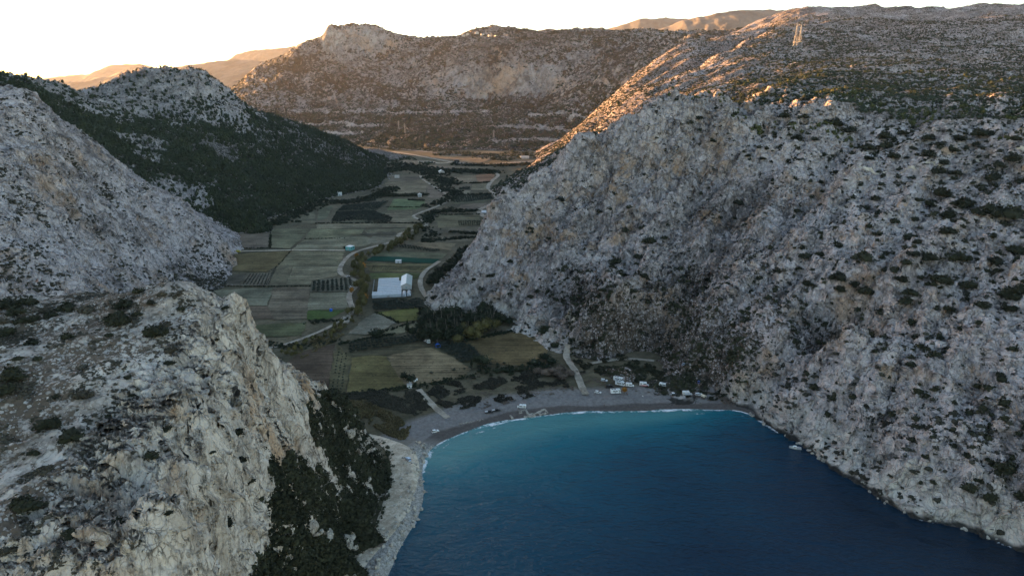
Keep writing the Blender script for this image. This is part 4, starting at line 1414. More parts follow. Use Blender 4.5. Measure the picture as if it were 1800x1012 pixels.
# --- shrubs of the mountain beside the bay
SH_D = [(1596, 422, 26), (1613, 429, 16), (1570, 394, 18), (1605, 389, 18), (1544, 416, 18), (1665, 411, 28), (1670, 385, 26), (1521, 370, 20), (1472, 493, 26), (1475, 513, 22), (1499, 505, 18), (1517, 458, 30), (1417, 456, 24), (1442, 451, 18),
        (1370, 481, 16), (1556, 449, 16), (1606, 451, 22), (1627, 458, 24), (1680, 459, 30), (1593, 466, 18), (1573, 479, 18), (1554, 478, 12), (1585, 496, 22), (1655, 498, 34), (1704, 508, 26), (1596, 518, 22), (1595, 533, 26), (1522, 518, 28),
        (1462, 536, 16), (1549, 552, 18), (1601, 572, 20), (1727, 543, 24), (1771, 525, 34), (1791, 520, 30), (1778, 548, 22), (1749, 464, 24), (1781, 446, 26), (1714, 447, 12), (1719, 458, 12), (1697, 367, 36), (1737, 372, 24), (1751, 382, 34),
        (1781, 384, 40), (1714, 379, 22), (1610, 355, 20), (1633, 365, 24), (1653, 345, 28), (1667, 347, 20), (1539, 355, 18), (1544, 379, 14), (1475, 436, 14), (1240, 495, 16), (1279, 501, 12), (1338, 493, 14), (1418, 503, 18), (1401, 474, 12),
        (1297, 362, 22), (1267, 384, 10), (1398, 374, 14), (1667, 547, 18), (1608, 597, 14), (1603, 644, 18), (1351, 649, 10), (1412, 624, 12), (1757, 662, 14), (1563, 262, 22), (1526, 265, 24), (1569, 279, 20), (1526, 282, 16), (1633, 277, 20),
        (1670, 269, 22), (1657, 290, 18), (1647, 307, 24), (1680, 309, 22), (1742, 319, 28), (1754, 296, 20), (1784, 285, 28), (1794, 324, 18), (1469, 306, 12), (1442, 324, 12), (1432, 248, 14), (1401, 245, 16), (1405, 284, 12), (1428, 270, 10),
        (1443, 280, 10), (1339, 282, 14), (1314, 277, 10), (1250, 252, 18), (1212, 220, 14), (1228, 212, 12), (1383, 210, 20), (1412, 210, 18), (1469, 225, 26), (1495, 235, 24), (1553, 247, 28), (1586, 238, 18), (1630, 247, 18), (1655, 257, 16),
        (1684, 248, 22), (1606, 264, 10), (1590, 280, 12), (1716, 257, 12), (1717, 240, 22), (1740, 240, 20), (1786, 248, 16), (985, 355, 18), (981, 370, 12), (1097, 409, 18), (1134, 404, 18), (1141, 431, 26), (1121, 456, 20), (1084, 464, 22),
        (1076, 472, 14), (897, 461, 12), (964, 421, 10), (932, 404, 12), (924, 411, 10), (1037, 481, 14), (1023, 511, 14), (1060, 515, 16), (1131, 488, 18), (1112, 515, 14), (1137, 533, 16), (862, 488, 14), (818, 494, 10), (832, 494, 12),
        (907, 506, 10), (1008, 528, 16), (998, 491, 12), (932, 525, 14), (895, 521, 10), (927, 538, 12), (1168, 421, 14), (1198, 474, 12), (765, 526, 16), (1608, 753, 16), (1640, 761, 10), (1739, 753, 16), (1771, 756, 12), (1677, 785, 12),
        (1700, 806, 18), (1771, 830, 34), (1741, 813, 14), (1719, 848, 14), (1704, 863, 22), (1741, 880, 22), (1620, 850, 12), (1640, 850, 10), (1795, 880, 24), (1570, 732, 16), (1522, 736, 8), (1328, 692, 10), (1354, 687, 8)]
for a, b, wpx in SH_D:
    p = hit(a, b, 'D', 225, 1400, 2500)
    if p is None:
        continue
    s = px_size(p, wpx) * 0.68
    K_SHRUB.place(p, s, s * random.uniform(1.9, 2.6), 'dark evergreen shrub on the pale rocky mountainside above the bay', 'dark shrubs on the mountainside above the bay')


# --- covers
def polar_pts(n, az0, az1, r0, r1, rng, power=1.0):
    az = np.radians(rng.uniform(az0, az1, n))
    u = rng.random(n)
    r = np.exp(np.log(r0) + u * (np.log(r1) - np.log(r0)))
    return r * np.sin(az), r * np.cos(az)


def cover(name, key, n, az, r, dens, templates, size, mat, seed, hs=1.0, other=''):
    rng = np.random.default_rng(seed)
    X, Y = polar_pts(n, az[0], az[1], r[0], r[1], rng)
    Z, sl = slope_at(key, X, Y)
    ok = (rng.random(n) < dens(X, Y, Z, sl)) & (Z > 1.5)
    if key == 'D':
        ok &= X > -110
    gz = ground_z(X, Y) if key not in 'F' else plane_z(Y)
    ok &= Z > gz - 0.5
    for kk in other:
        ok &= Z > height(kk, X, Y) - 1.0
    X, Y, Z = X[ok], Y[ok], Z[ok]
    s = size[0] + (size[1] - size[0]) * rng.random(len(X)) ** 2.0
    return scatter_mesh(name, templates, np.stack([X, Y, Z], 1), s, hs, mat, rng)


M_PINE2 = leaf_mat('light_pine_needles', (0.018, 0.025, 0.012), (0.075, 0.085, 0.040))
# low plants on the near headland, and the dense dark brush under its cliff
def bush_zone(X, Y, Z, sl):
    under = sstep(-78, -74, X + 0.12 * (Y - 190) + 4 * pnoise(X / 9, Y / 9, 5)) * sstep(84, 76, Z) * sstep(3.0, 4.5, Z) * sstep(318, 300, Y)
    return under


cover('low_scrub', 'A', 80000, (-40, -20), (105, 330), lambda X, Y, Z, sl: np.where(Z > 70, 0.65 * sstep(0.05, 0.5, fbm(X, Y, 13, 3, 91)) * sstep(1.6, 0.9, sl), 0.0) + 0.018 * (Z > 20), T_TINY, (0.25, 1.0), M_SHRUB_BROWN, 101)
cover('brush', 'A', 62000, (-32, -9), (150, 325), lambda X, Y, Z, sl: 0.95 * bush_zone(X, Y, Z, sl) * sstep(-0.62, -0.45, fbm(X, Y, 24, 3, 93)), T_SMALL, (0.8, 3.0), M_BRUSH, 102)

cover('low_scrub', 'B', 60000, (-40, -19), (380, 760), lambda X, Y, Z, sl: 0.75 * sstep(0.05, 0.42, fbm(X, Y, 34, 4, 95) + 0.9 * sstep(70, 15, Z) - 0.2 * sstep(0.9, 1.6, sl)) + 0.05, T_TINY, (0.7, 2.6), M_SCRUB, 103)
cover('pine_wood', 'C', 62000, (-38, -5), (760, 1700), lambda X, Y, Z, sl: (1 - 0.80 * rocky_C(X, Y, Z)) * sstep(0.62, 0.42, fbm(X, Y, 120, 4, 97)) * sstep(2.2, 1.2, sl), T_FARPINE, (2.0, 4.6), M_PINE, 104, 1.25)
cover('pine_wood', 'C', 26000, (-38, -5), (760, 1700), lambda X, Y, Z, sl: (1 - 0.85 * rocky_C(X, Y, Z)) * sstep(-0.3, 0.5, fbm(X, Y, 70, 4, 98)) * sstep(2.2, 1.2, sl), T_FARPINE, (2.2, 5.0), M_PINE2, 114, 1.35)
cover('low_scrub', 'D', 100000, (-9, 40), (250, 900), lambda X, Y, Z, sl: 0.30 * sstep(0.18, 0.6, fbm(X, Y, 40, 4, 99) + 0.35 * sstep(45, 12, Z) * (X < 260) + 0.25 * sstep(150, 175, Z)) * sstep(1.8, 0.9, sl) + 0.035 + 0.30 * sstep(95, 150, Z) * sstep(150, 260, X) * sstep(-0.1, 0.35, fbm(X, Y, 28, 3, 121)), T_TINY, (0.7, 2.8), M_SCRUB, 105)
cover('shrubs', 'D', 19000, (-8, 40), (250, 760), lambda X, Y, Z, sl: (0.06 + 0.17 * sstep(150, 260, X) + 0.65 * sstep(100, 150, Z) * sstep(-0.1, 0.35, fbm(X, Y, 46, 3, 131)) * sstep(120, 240, X)) * sstep(12, 25, Z), T_SMALL, (1.0, 3.6), M_SHRUB, 111, 1.15)
deb = lambda X, Y, Z: sstep(72, 16, Z) * sstep(15, 60, X) * sstep(285, 210, X) * sstep(385, 400, Y)
cover('brush', 'D', 42000, (-2, 32), (380, 560), lambda X, Y, Z, sl: 0.60 * deb(X, Y, Z) * sstep(-0.3, 0.3, fbm(X, Y, 22, 3, 100)), T_SMALL, (0.7, 2.6), M_BRUSH, 106)
# the wooded backs of the mountain and the plateau
cover('woods', 'D', 130000, (-8, 40), (760, 2350), lambda X, Y, Z, sl: 0.80 * sstep(-0.12, 0.30, fbm(X, Y, 150, 4, 111) + 0.55 * sstep(150, 60, Z) - 0.05 * sstep(200, 300, Z)) + 0.42, T_TINY, (1.2, 3.6), M_PINE, 107, 1.2)
cover('woods', 'D', 9000, (12, 40), (690, 1250), lambda X, Y, Z, sl: 0.5 * sstep(0.0, 0.4, fbm(X, Y, 90, 3, 115)), T_FARPINE, (1.8, 3.6), M_PINE_LIT, 108, 1.1)
cover('far_woods', 'F', 95000, (-33, 30), (1750, 3400), lambda X, Y, Z, sl: (0.9 * sstep(-0.2, 0.25, fbm(X, Y, 260, 4, 117) + 1.1 * sstep(230, 120, Z) + 0.8 * sstep(320, 390, Z)) * sstep(1.3, 0.8, sl) + 0.40 * sstep(1.5, 0.9, sl)) * (1 - 0.9 * terrace(X, Y, Z)), T_TINY, (3.0, 7.5), M_FARPINE, 109, 1.2)


# --- valley trees
def near_valley(p):
    return (p[0], p[1], float(ground_z(np.array([p[0]]), np.array([p[1]]))[0]))


def vtree(kind, px, py, wpx, label, group=None, tall=1.0):
    p = G(px, py)
    x, y = p[0], p[1]
    z = float(max(ground_z(np.array([x]), np.array([y]))[0], height('D', np.array([x]), np.array([y]))[0]))
    s = px_size((x, y, z), wpx) * 0.72
    return kind.place((x, y, z), s, s * 2 * tall, label, group)


DARK = [(740, 583, 26), (752, 572, 28), (768, 603, 30), (776, 582, 28), (793, 570, 26), (812, 577, 26), (849, 557, 30), (832, 566, 26), (870, 563, 22), (787, 600, 26), (803, 594, 26), (757, 590, 26), (745, 596, 22), (820, 590, 22), (728, 590, 18), (782, 560, 20),
        (808, 560, 22), (884, 566, 20), (896, 570, 16)]
DARK += [(random.uniform(738, 872), 0, random.uniform(18, 28)) for _ in range(46)]
DARK = [(a, b or 566 + 0.10 * abs(a - 800) * 0 + random.uniform(-8, 34) * (1 - max(0, (a - 800)) / 110), c) for a, b, c in DARK]
for a, b, wpx in DARK:
    vtree(K_EVER, a, b, wpx, 'dark evergreen tree in the grove beside the near ploughed fields', 'grove of dark evergreens beside the fields', random.uniform(0.9, 1.3))
vtree(K_EVER, 710, 667, 16, 'dark round tree standing in the middle of the near field, beside a twin', None)
vtree(K_EVER, 722, 671, 20, 'broader of the two dark trees standing in the middle of the near field', None, 0.9)
vtree(K_EVER, 846, 640, 30, 'large dark round tree at the lower corner of the near orchard', None, 0.8)
vtree(K_EVER, 663, 592, 26, 'dark dome shaped tree at the edge of the pale grey plot', None, 0.75)
vtree(K_CYP, 717, 588, 10, 'dark slim cypress between the pale grey plots', None, 2.0)
vtree(K_CYP, 829, 648, 6, 'small dark cypress at the corner of the stubble field', None, 2.2)
vtree(K_CYP, 741, 585, 9, 'tall dark cypress at the left end of the evergreen grove', None, 2.6)
vtree(K_EVER, 606, 438, 7, 'round dark tree beside the small turquoise house', None)
vtree(K_ORANGE, 1098, 690, 9, 'orange leaved bush between the campers behind the beach', None, 1.0)
for a, b, wpx in [(839, 588, 22), (852, 584, 22), (826, 596, 20), (862, 580, 20), (815, 586, 18), (840, 598, 16), (805, 605, 16), (872, 580, 18)]:
    vtree(K_POP, a, b, wpx, 'olive green leafy tree at the edge of the evergreen grove', 'olive green trees below the grove', 0.85)
for a, b, wpx in [(960, 594, 28), (975, 612, 20), (957, 632, 22), (940, 640, 18), (968, 640, 20), (985, 655, 22), (975, 660, 26), (960, 660, 20), (1000, 660, 18), (945, 655, 16), (990, 668, 20)]:
    k = K_BARE if b > 650 else K_EVER
    vtree(k, a, b, wpx, 'bare brown bush beside the road to the beach' if b > 650 else 'dark bush beside the road to the beach', 'bare bushes beside the beach road' if b > 650 else 'dark bushes beside the beach road', 0.75)
# along the stream
STREAM = smooth_line([G(*p)[:2] for p in [(505, 622), (545, 604), (580, 588), (610, 572), (632, 552), (641, 530), (640, 510), (636, 494), (628, 478), (634, 462), (650, 450), (675, 441), (700, 434), (716, 424), (728, 412), (742, 404)]], 2)
_sd = densify([tuple(q) for q in STREAM], 5.0)
for i, (x, y) in enumerate(_sd):
    for k in range(2):
        ox, oy = random.gauss(0, 4.0), random.gauss(0, 4.0)
        z = float(plane_z(y + oy))
        low = y < 545
        s = random.uniform(1.5, 2.6) if low else random.uniform(2.4, 4.4)
        K_POP.place((x + ox, y + oy, z), s, s * random.uniform(1.9, 2.7), 'yellow green leafy tree in the strip along the stream', 'yellow green trees along the stream')
for a, b, wpx, lb in [(637, 475, 11, 'bright orange autumn tree beside the dark green pond'), (619, 516, 8, 'orange autumn tree beside the bend of the stream road'), (641, 529, 10, 'orange autumn tree level with the foot of the greenhouse'), (627, 453, 6, 'small orange tree below the turquoise house')]:
    vtree(K_ORANGE, a, b, wpx, lb, None, 1.0)
# scrubby trees under the mountain, left of its foot
for i in range(55):
    t = random.random()
    a = 752 + 70 * t + random.uniform(-10, 12)
    b = 505 - 62 * t + random.uniform(-4, 6)
    vtree(K_EVER, a, b, random.uniform(9, 15), 'dark tree in the thicket at the foot of the mountain', 'dark thicket at the foot of the mountain', random.uniform(0.8, 1.2))

# orchards: rows of round trees; the largest in view are objects, the far ones one cover
ROWS = []


def orchard(px, nrow, ncol, jitter=0.25, skip=0.04, size=1.0):
    """px: four corners; rows run from side 0-3 to side 1-2"""
    c = [np.array(G(*p)[:2]) for p in px]
    for i in range(nrow):
        u = (i + 0.5) / nrow
        a, b = c[0] + (c[3] - c[0]) * u, c[1] + (c[2] - c[1]) * u
        for j in range(ncol):
            if random.random() < skip:
                continue
            v = (j + 0.5) / ncol
            q = a + (b - a) * v + np.array([random.uniform(-jitter, jitter), random.uniform(-jitter, jitter)])
            ROWS.append((q[0], q[1], size * random.uniform(0.8, 1.2)))


orchard([(783, 602), (826, 609), (850, 634), (822, 638)], 8, 6, 0.4, 0.05, 2.0)
orchard([(757, 606), (783, 602), (822, 638), (815, 640)], 8, 3, 0.4, 0.1, 2.0)
orchard([(655, 530), (742, 526), (748, 543), (656, 546)], 6, 20, 0.3, 0.02, 1.7)
orchard([(612, 604), (740, 588), (752, 600), (612, 622)], 4, 20, 0.5, 0.05, 1.6)
orchard([(594, 610), (612, 622), (604, 686), (580, 688)], 14, 3, 0.3, 0.05, 0.8)
orchard([(752, 655), (890, 636), (893, 642), (756, 662)], 1, 12, 1.0, 0.2, 1.4)
orchard([(549, 496), (618, 488), (622, 511), (547, 512)], 12, 9, 0.2, 0.0, 1.6)
orchard([(694, 434), (712, 430), (776, 440), (762, 443)], 13, 4, 0.3, 0.05, 1.4)
_near = len(ROWS)
orchard([(438, 482), (476, 480), (468, 501), (424, 500)], 12, 7, 0.1, 0.0, 0.9)
orchard([(480, 476), (486, 468), (474, 500), (466, 501)], 10, 2, 0.1, 0.0, 0.9)
orchard([(592, 373), (655, 371), (692, 384), (582, 391)], 11, 26, 0.5, 0.03, 2.2)
orchard([(604, 362), (684, 353), (660, 370), (594, 370)], 8, 20, 0.5, 0.05, 2.2)
orchard([(655, 378), (690, 383), (685, 391), (640, 392)], 5, 12, 0.5, 0.05, 2.0)
orchard([(800, 345), (862, 342), (868, 350), (802, 357)], 7, 16, 0.5, 0.05, 2.2)
orchard([(590, 352), (660, 348), (660, 354), (590, 358)], 3, 22, 1.5, 0.1, 2.2)
orchard([(804, 388), (846, 388), (844, 396), (806, 397)], 4, 10, 0.3, 0.0, 1.6)
orchard([(808, 330), (826, 329), (826, 333), (808, 334)], 3, 7, 0.6, 0.0, 2.0)
orchard([(655, 466), (752, 468), (742, 476), (652, 475)], 5, 24, 0.4, 0.1, 0.7)
od = sorted(ROWS, key=lambda q: math.hypot(q[0], q[1]) / q[2])
for x, y, s in od[:298]:
    K_OLIVE.place((x, y, float(plane_z(y))), s, s * 1.75, 'round dark green orchard tree planted in the valley rows', 'orchard trees planted in rows')
rgo = np.random.default_rng(77)
rest = od[298:]
scatter_mesh('orchards', T_SMALL, [(x, y, float(plane_z(y))) for x, y, s in rest], [s for _x, _y, s in rest], 1.0, M_OLIVE, rgo, 0.0)

# hedges, brush and rough ground along the valley
rgv = np.random.default_rng(31)


def strip(px, n, width, size, store):
    pl = densify([tuple(q) for q in smooth_line([G(*p)[:2] for p in px], 1)], 2.0)
    k = rgv.integers(0, len(pl), n)
    o = rgv.normal(0, width, (n, 2))
    s = size * rgv.uniform(0.6, 1.3, n)
    for (x, y), q, ss in zip(pl[k], o, s):
        store.append((x + q[0], y + q[1], ss))


hedge = []
for px, n, wd, sz in [([(384, 503), (480, 504), (545, 503)], 130, 0.5, 0.9), ([(406, 404), (408, 437), (474, 436)], 60, 0.8, 1.2), ([(475, 402), (475, 436)], 60, 0.7, 1.3), ([(537, 420), (606, 419)], 30, 0.5, 1.0), ([(470, 479), (490, 466), (513, 440)], 20, 0.6, 0.9),
                      ([(556, 393), (690, 392), (745, 393)], 120, 0.8, 1.5), ([(655, 345), (748, 343)], 260, 4.0, 3.0), ([(720, 352), (746, 353)], 40, 1.5, 2.4), ([(683, 364), (730, 365), (745, 362)], 40, 1.0, 1.5), ([(750, 363), (790, 352), (800, 340), (780, 332)], 160, 8, 3.0),
                      ([(745, 392), (757, 384), (750, 376), (800, 368)], 150, 6, 2.8), ([(762, 372), (840, 371)], 120, 4, 2.6), ([(765, 378), (840, 377)], 60, 1.5, 1.6), ([(752, 400), (760, 412), (748, 425)], 80, 5, 2.2), ([(745, 425), (800, 420), (840, 416)], 130, 4, 2.0), ([(790, 408), (842, 411)], 90, 3, 2.0),
                      ([(740, 299), (800, 301), (865, 303)], 420, 14, 4.2), ([(700, 290), (740, 296), (770, 308)], 300, 16, 4.0), ([(760, 312), (795, 318), (780, 330)], 200, 12, 3.6), ([(640, 312), (690, 300), (720, 292)], 220, 14, 3.8), ([(800, 290), (880, 292), (950, 288)], 260, 10, 3.6),
                      ([(560, 352), (600, 358), (650, 350), (690, 330)], 320, 9, 3.0), ([(480, 395), (520, 376), (560, 358)], 260, 9, 2.8), ([(420, 405), (480, 392)], 120, 7, 2.6), ([(780, 325), (826, 322), (860, 320)], 60, 2, 1.8), ([(830, 322), (858, 321)], 50, 1.5, 2.2), ([(800, 335), (805, 344), (860, 341)], 110, 5, 2.8),
                      ([(590, 600), (500, 612), (470, 600)], 120, 2.5, 1.2), ([(620, 692), (760, 676), (830, 660)], 170, 2.0, 1.1), ([(540, 566), (606, 562)], 70, 2.0, 1.2), ([(600, 604), (690, 588)], 90, 1.2, 1.4), ([(815, 598), (932, 576)], 140, 1.6, 1.3), ([(862, 650), (930, 648), (965, 640)], 110, 4.0, 1.8),
                      ([(560, 300), (620, 312), (660, 305)], 200, 14, 3.4), ([(672, 584), (740, 562)], 50, 0.8, 1.2), ([(661, 549), (700, 567)], 40, 1.0, 1.0)]:
    strip(px, n, wd, sz, hedge)
hedge = np.array(hedge)
scatter_mesh('hedgerow_bushes', T_SMALL, np.column_stack([hedge[:, :2], plane_z(hedge[:, 1])]), hedge[:, 2], 1.0, M_DARKTREE, rgv, 0.05)


def zone_cover(name, px, n, size, mat, templates, seed, hs=1.0, clumpy=None):
    """a cover over a stretch of rough ground outlined in the photo"""
    rng = np.random.default_rng(seed)
    poly = [G(*p)[:2] for p in px]
    pa = np.array(poly)
    X = rng.uniform(pa[:, 0].min(), pa[:, 0].max(), n)
    Y = rng.uniform(pa[:, 1].min(), pa[:, 1].max(), n)
    ok = inside(X, Y, poly)
    if clumpy:
        ok &= fbm(X, Y, clumpy[0], 3, seed) > clumpy[1]
    X, Y = X[ok], Y[ok]
    Z = np.maximum(ground_z(X, Y), height('D', X, Y))
    s = size[0] + (size[1] - size[0]) * rng.random(len(X)) ** 2
    return scatter_mesh(name, templates, np.stack([X, Y, Z], 1), s, hs, mat, rng, 0.1)


zone_cover('reeds', [(585, 703), (640, 705), (690, 726), (722, 750), (712, 776), (680, 765), (640, 738), (600, 720)], 5200, (0.6, 1.3), M_REED, T_TINY, 201, 1.6, (14, -0.35))
zone_cover('reeds', [(520, 612), (600, 575), (612, 562), (606, 588), (530, 632)], 2500, (0.5, 1.1), M_REED, T_TINY, 202, 1.5, (14, -0.2))
zone_cover('brush', [(575, 694), (700, 684), (738, 690), (760, 716), (730, 730), (660, 712), (600, 704)], 5000, (0.5, 1.4), M_SCRUB, T_SMALL, 203, 0.9, (12, -0.2))
zone_cover('brush', [(745, 684), (830, 664), (930, 650), (985, 652), (1000, 680), (920, 700), (840, 712), (790, 722), (762, 705)], 8500, (0.5, 1.5), M_SCRUB, T_SMALL, 204, 0.9, (14, 0.02))
zone_cover('brush', [(965, 600), (990, 590), (1040, 600), (1100, 625), (1200, 660), (1290, 690), (1270, 702), (1180, 690), (1120, 672), (1060, 660), (1015, 655), (1000, 625)], 9000, (0.5, 1.9), M_SHRUB, T_SMALL, 205, 0.9, (12, 0.02))
zone_cover('dry_brush', [(1000, 655), (1060, 650), (1200, 672), (1290, 695), (1240, 700), (1150, 690), (1040, 680)], 2600, (0.4, 1.3), M_BARE, T_SMALL, 206, 0.7, (10, 0.05))
zone_cover('dry_brush', [(780, 700), (840, 690), (1000, 665), (1010, 684), (900, 706), (820, 722)], 1600, (0.4, 1.1), M_BARE, T_SMALL, 207, 0.7, (12, 0.0))
zone_cover('woods', [(872, 352), (1000, 262), (1040, 245), (960, 275), (900, 305), (866, 330)], 3000, (1.8, 3.6), M_PINE, T_PINE, 208, 1.1, None)
zone_cover('undergrowth', [(500, 690), (640, 690), (760, 680), (1010, 660), (1020, 600), (900, 560), (780, 560), (600, 560), (400, 500), (400, 400), (560, 340), (700, 300), (870, 300), (860, 400), (760, 500)], 22000, (0.25, 0.8), M_SCRUB, T_TINY, 209, 0.7, (40, 0.12))

def far_zone(name, px, n, size, mat, templates, seed, clumpy):
    rng = np.random.default_rng(seed)
    poly = [G(*p)[:2] for p in px]
    pa = np.array(poly)
    X = rng.uniform(pa[:, 0].min(), pa[:, 0].max(), n)
    Y = rng.uniform(pa[:, 1].min(), pa[:, 1].max(), n)
    ok = inside(X, Y, poly) & (fbm(X, Y, clumpy[0], 3, seed) > clumpy[1])
    X, Y = X[ok], Y[ok]
    Z = np.maximum(np.maximum(ground_z(X, Y), height('F', X, Y)), height('D', X, Y))
    s = size[0] + (size[1] - size[0]) * rng.random(len(X)) ** 2
    return scatter_mesh(name, templates, np.stack([X, Y, Z], 1), s, 1.2, mat, rng, 0.1)


far_zone('far_woods', [(540, 236), (640, 258), (760, 273), (860, 281), (960, 287), (1000, 272), (830, 262), (700, 248), (620, 236)], 9000, (2.4, 5.5), M_PINE, T_TINY, 221, (110, -0.12))
far_zone('far_woods', [(640, 268), (740, 276), (790, 300), (700, 305), (650, 290)], 2600, (2.0, 4.5), M_PINE, T_TINY, 222, (70, 0.05))

zone_cover('brush', [(640, 765), (672, 775), (691, 800), (693, 840), (685, 880), (668, 928), (650, 962), (636, 955), (658, 900), (668, 850), (670, 815), (655, 785)], 1500, (0.5, 1.5), M_BRUSH, T_SMALL, 231, 0.9, (8, -0.3))
zone_cover('brush', [(1040, 640), (1120, 640), (1210, 668), (1280, 694), (1230, 690), (1130, 672), (1060, 662)], 2600, (0.5, 1.8), M_BRUSH, T_SMALL, 232, 0.9, (11, -0.1))
zone_cover('dry_brush', [(1180, 676), (1240, 684), (1300, 704), (1285, 708), (1230, 697), (1190, 688)], 700, (0.5, 1.4), M_BARE, T_SMALL, 233, 0.7, (8, -0.2))

# ------------------------------------------------------------------ buildings, pylons, rocks
def bm_box(bm, c, s, rz=0.0, taper=0.0):
    """axis box centred at c, size s; taper narrows the top"""
    vs = []
    for z in (-1, 1):
        k = 1 - (taper if z > 0 else 0)
        for x, y in ((-1, -1), (1, -1), (1, 1), (-1, 1)):
            px_, py_ = x * s[0] / 2 * k, y * s[1] / 2 * k
            vs.append(bm.verts.new((c[0] + px_ * math.cos(rz) - py_ * math.sin(rz), c[1] + px_ * math.sin(rz) + py_ * math.cos(rz), c[2] + z * s[2] / 2)))
    for f in ((0, 3, 2, 1), (4, 5, 6, 7), (0, 1, 5, 4), (1, 2, 6, 5), (2, 3, 7, 6), (3, 0, 4, 7)):
        bm.faces.new([vs[i] for i in f])


def bm_prism(bm, prof, y0, y1, axis='y'):
    """a closed outline (x, z) drawn out along y"""
    a = [bm.verts.new((x, y0, z)) for x, z in prof]
    b = [bm.verts.new((x, y1, z)) for x, z in prof]
    n = len(prof)
    bm.faces.new(a)
    bm.faces.new(b[::-1])
    for i in range(n):
        bm.faces.new((a[i], b[i], b[(i + 1) % n], a[(i + 1) % n]))


def bm_bar(bm, a, b, r, n=4):
    a, b = Vector(a), Vector(b)
    q = (b - a).to_track_quat('Z', 'Y')
    rings = [[bm.verts.new(c + q @ Vector((math.cos((k + 0.5) * 2 * math.pi / n) * r, math.sin((k + 0.5) * 2 * math.pi / n) * r, 0))) for k in range(n)] for c in (a, b)]
    for k in range(n):
        bm.faces.new((rings[0][k], rings[0][(k + 1) % n], rings[1][(k + 1) % n], rings[1][k]))
    bm.faces.new(rings[1])
    bm.faces.new(rings[0][::-1])


def part(name, bm, mat, parent=None, bevel=0.0, smooth=False, loc=None):
    bmesh.ops.recalc_face_normals(bm, faces=bm.faces[:])
    if bevel:
        bmesh.ops.bevel(bm, geom=bm.edges[:], offset=bevel, segments=2, affect='EDGES', clamp_overlap=True)
    me = bpy.data.meshes.new(name)
    bm.to_mesh(me)
    bm.free()
    for p in me.polygons:
        p.use_smooth = smooth
    me.materials.append(mat)
    o = bpy.data.objects.new(name, me)
    S.collection.objects.link(o)
    o.parent = parent
    if loc:
        o.location = loc
    return o


def copy_tree(o, parent=None):
    c = o.copy()
    S.collection.objects.link(c)
    c.parent = parent
    for ch in o.children:
        copy_tree(ch, c)
    return c


M_WHITE = flat_mat('white_paint', (0.78, 0.78, 0.77), 0.5, 0, 0.08)
M_PLASTIC = flat_mat('white_plastic_sheet', (0.46, 0.48, 0.50), 0.5, 0, 0.15, 0.6)
M_WALL = flat_mat('pale_render', (0.55, 0.52, 0.47), 0.9, 0, 0.15, 0.8)
M_TURQ = flat_mat('turquoise_paint', (0.16, 0.46, 0.44), 0.7, 0, 0.12)
M_ROOFRED = flat_mat('red_tiles', (0.30, 0.12, 0.075), 0.9, 0, 0.25, 1.2)
M_ROOFGREEN = flat_mat('grey_green_sheet_roof', (0.36, 0.42, 0.40), 0.6, 0, 0.1, 0.8)
M_DARKGLASS = flat_mat('dark_glass', (0.012, 0.014, 0.018), 0.08, 0, 0.1)
M_TYRE = flat_mat('tyre_rubber', (0.02, 0.02, 0.02), 0.9)
M_GUTTER = flat_mat('weathered_gutter', (0.14, 0.145, 0.15), 0.8, 0, 0.2)
M_STEEL = flat_mat('galvanised_steel', (0.34, 0.33, 0.32), 0.5, 0.3, 0.15)
M_CONC = flat_mat('concrete', (0.42, 0.40, 0.37), 0.95, 0, 0.2, 0.7)
M_BLUE = flat_mat('blue_tarpaulin', (0.01, 0.12, 0.55), 0.6)
M_YELLOW = flat_mat('yellow_paint', (0.62, 0.50, 0.06), 0.5)
M_RED = flat_mat('red_paint', (0.42, 0.02, 0.03), 0.45)
M_BLACKP = flat_mat('black_paint', (0.012, 0.013, 0.015), 0.35)
M_BLUECAR = flat_mat('blue_car_paint', (0.04, 0.10, 0.33), 0.35)
M_PALEBLUE = flat_mat('pale_blue_car_paint', (0.45, 0.58, 0.72), 0.35)
M_SILVER = flat_mat('silver_paint', (0.45, 0.46, 0.47), 0.35, 0.4)
M_CREAM = flat_mat('cream_canvas', (0.62, 0.55, 0.42), 0.9)
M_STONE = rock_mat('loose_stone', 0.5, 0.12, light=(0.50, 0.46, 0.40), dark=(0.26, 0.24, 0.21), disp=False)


def rz_of(p0, p1):
    a, b = G(*p0), G(*p1)
    return math.atan2(b[1] - a[1], b[0] - a[0])


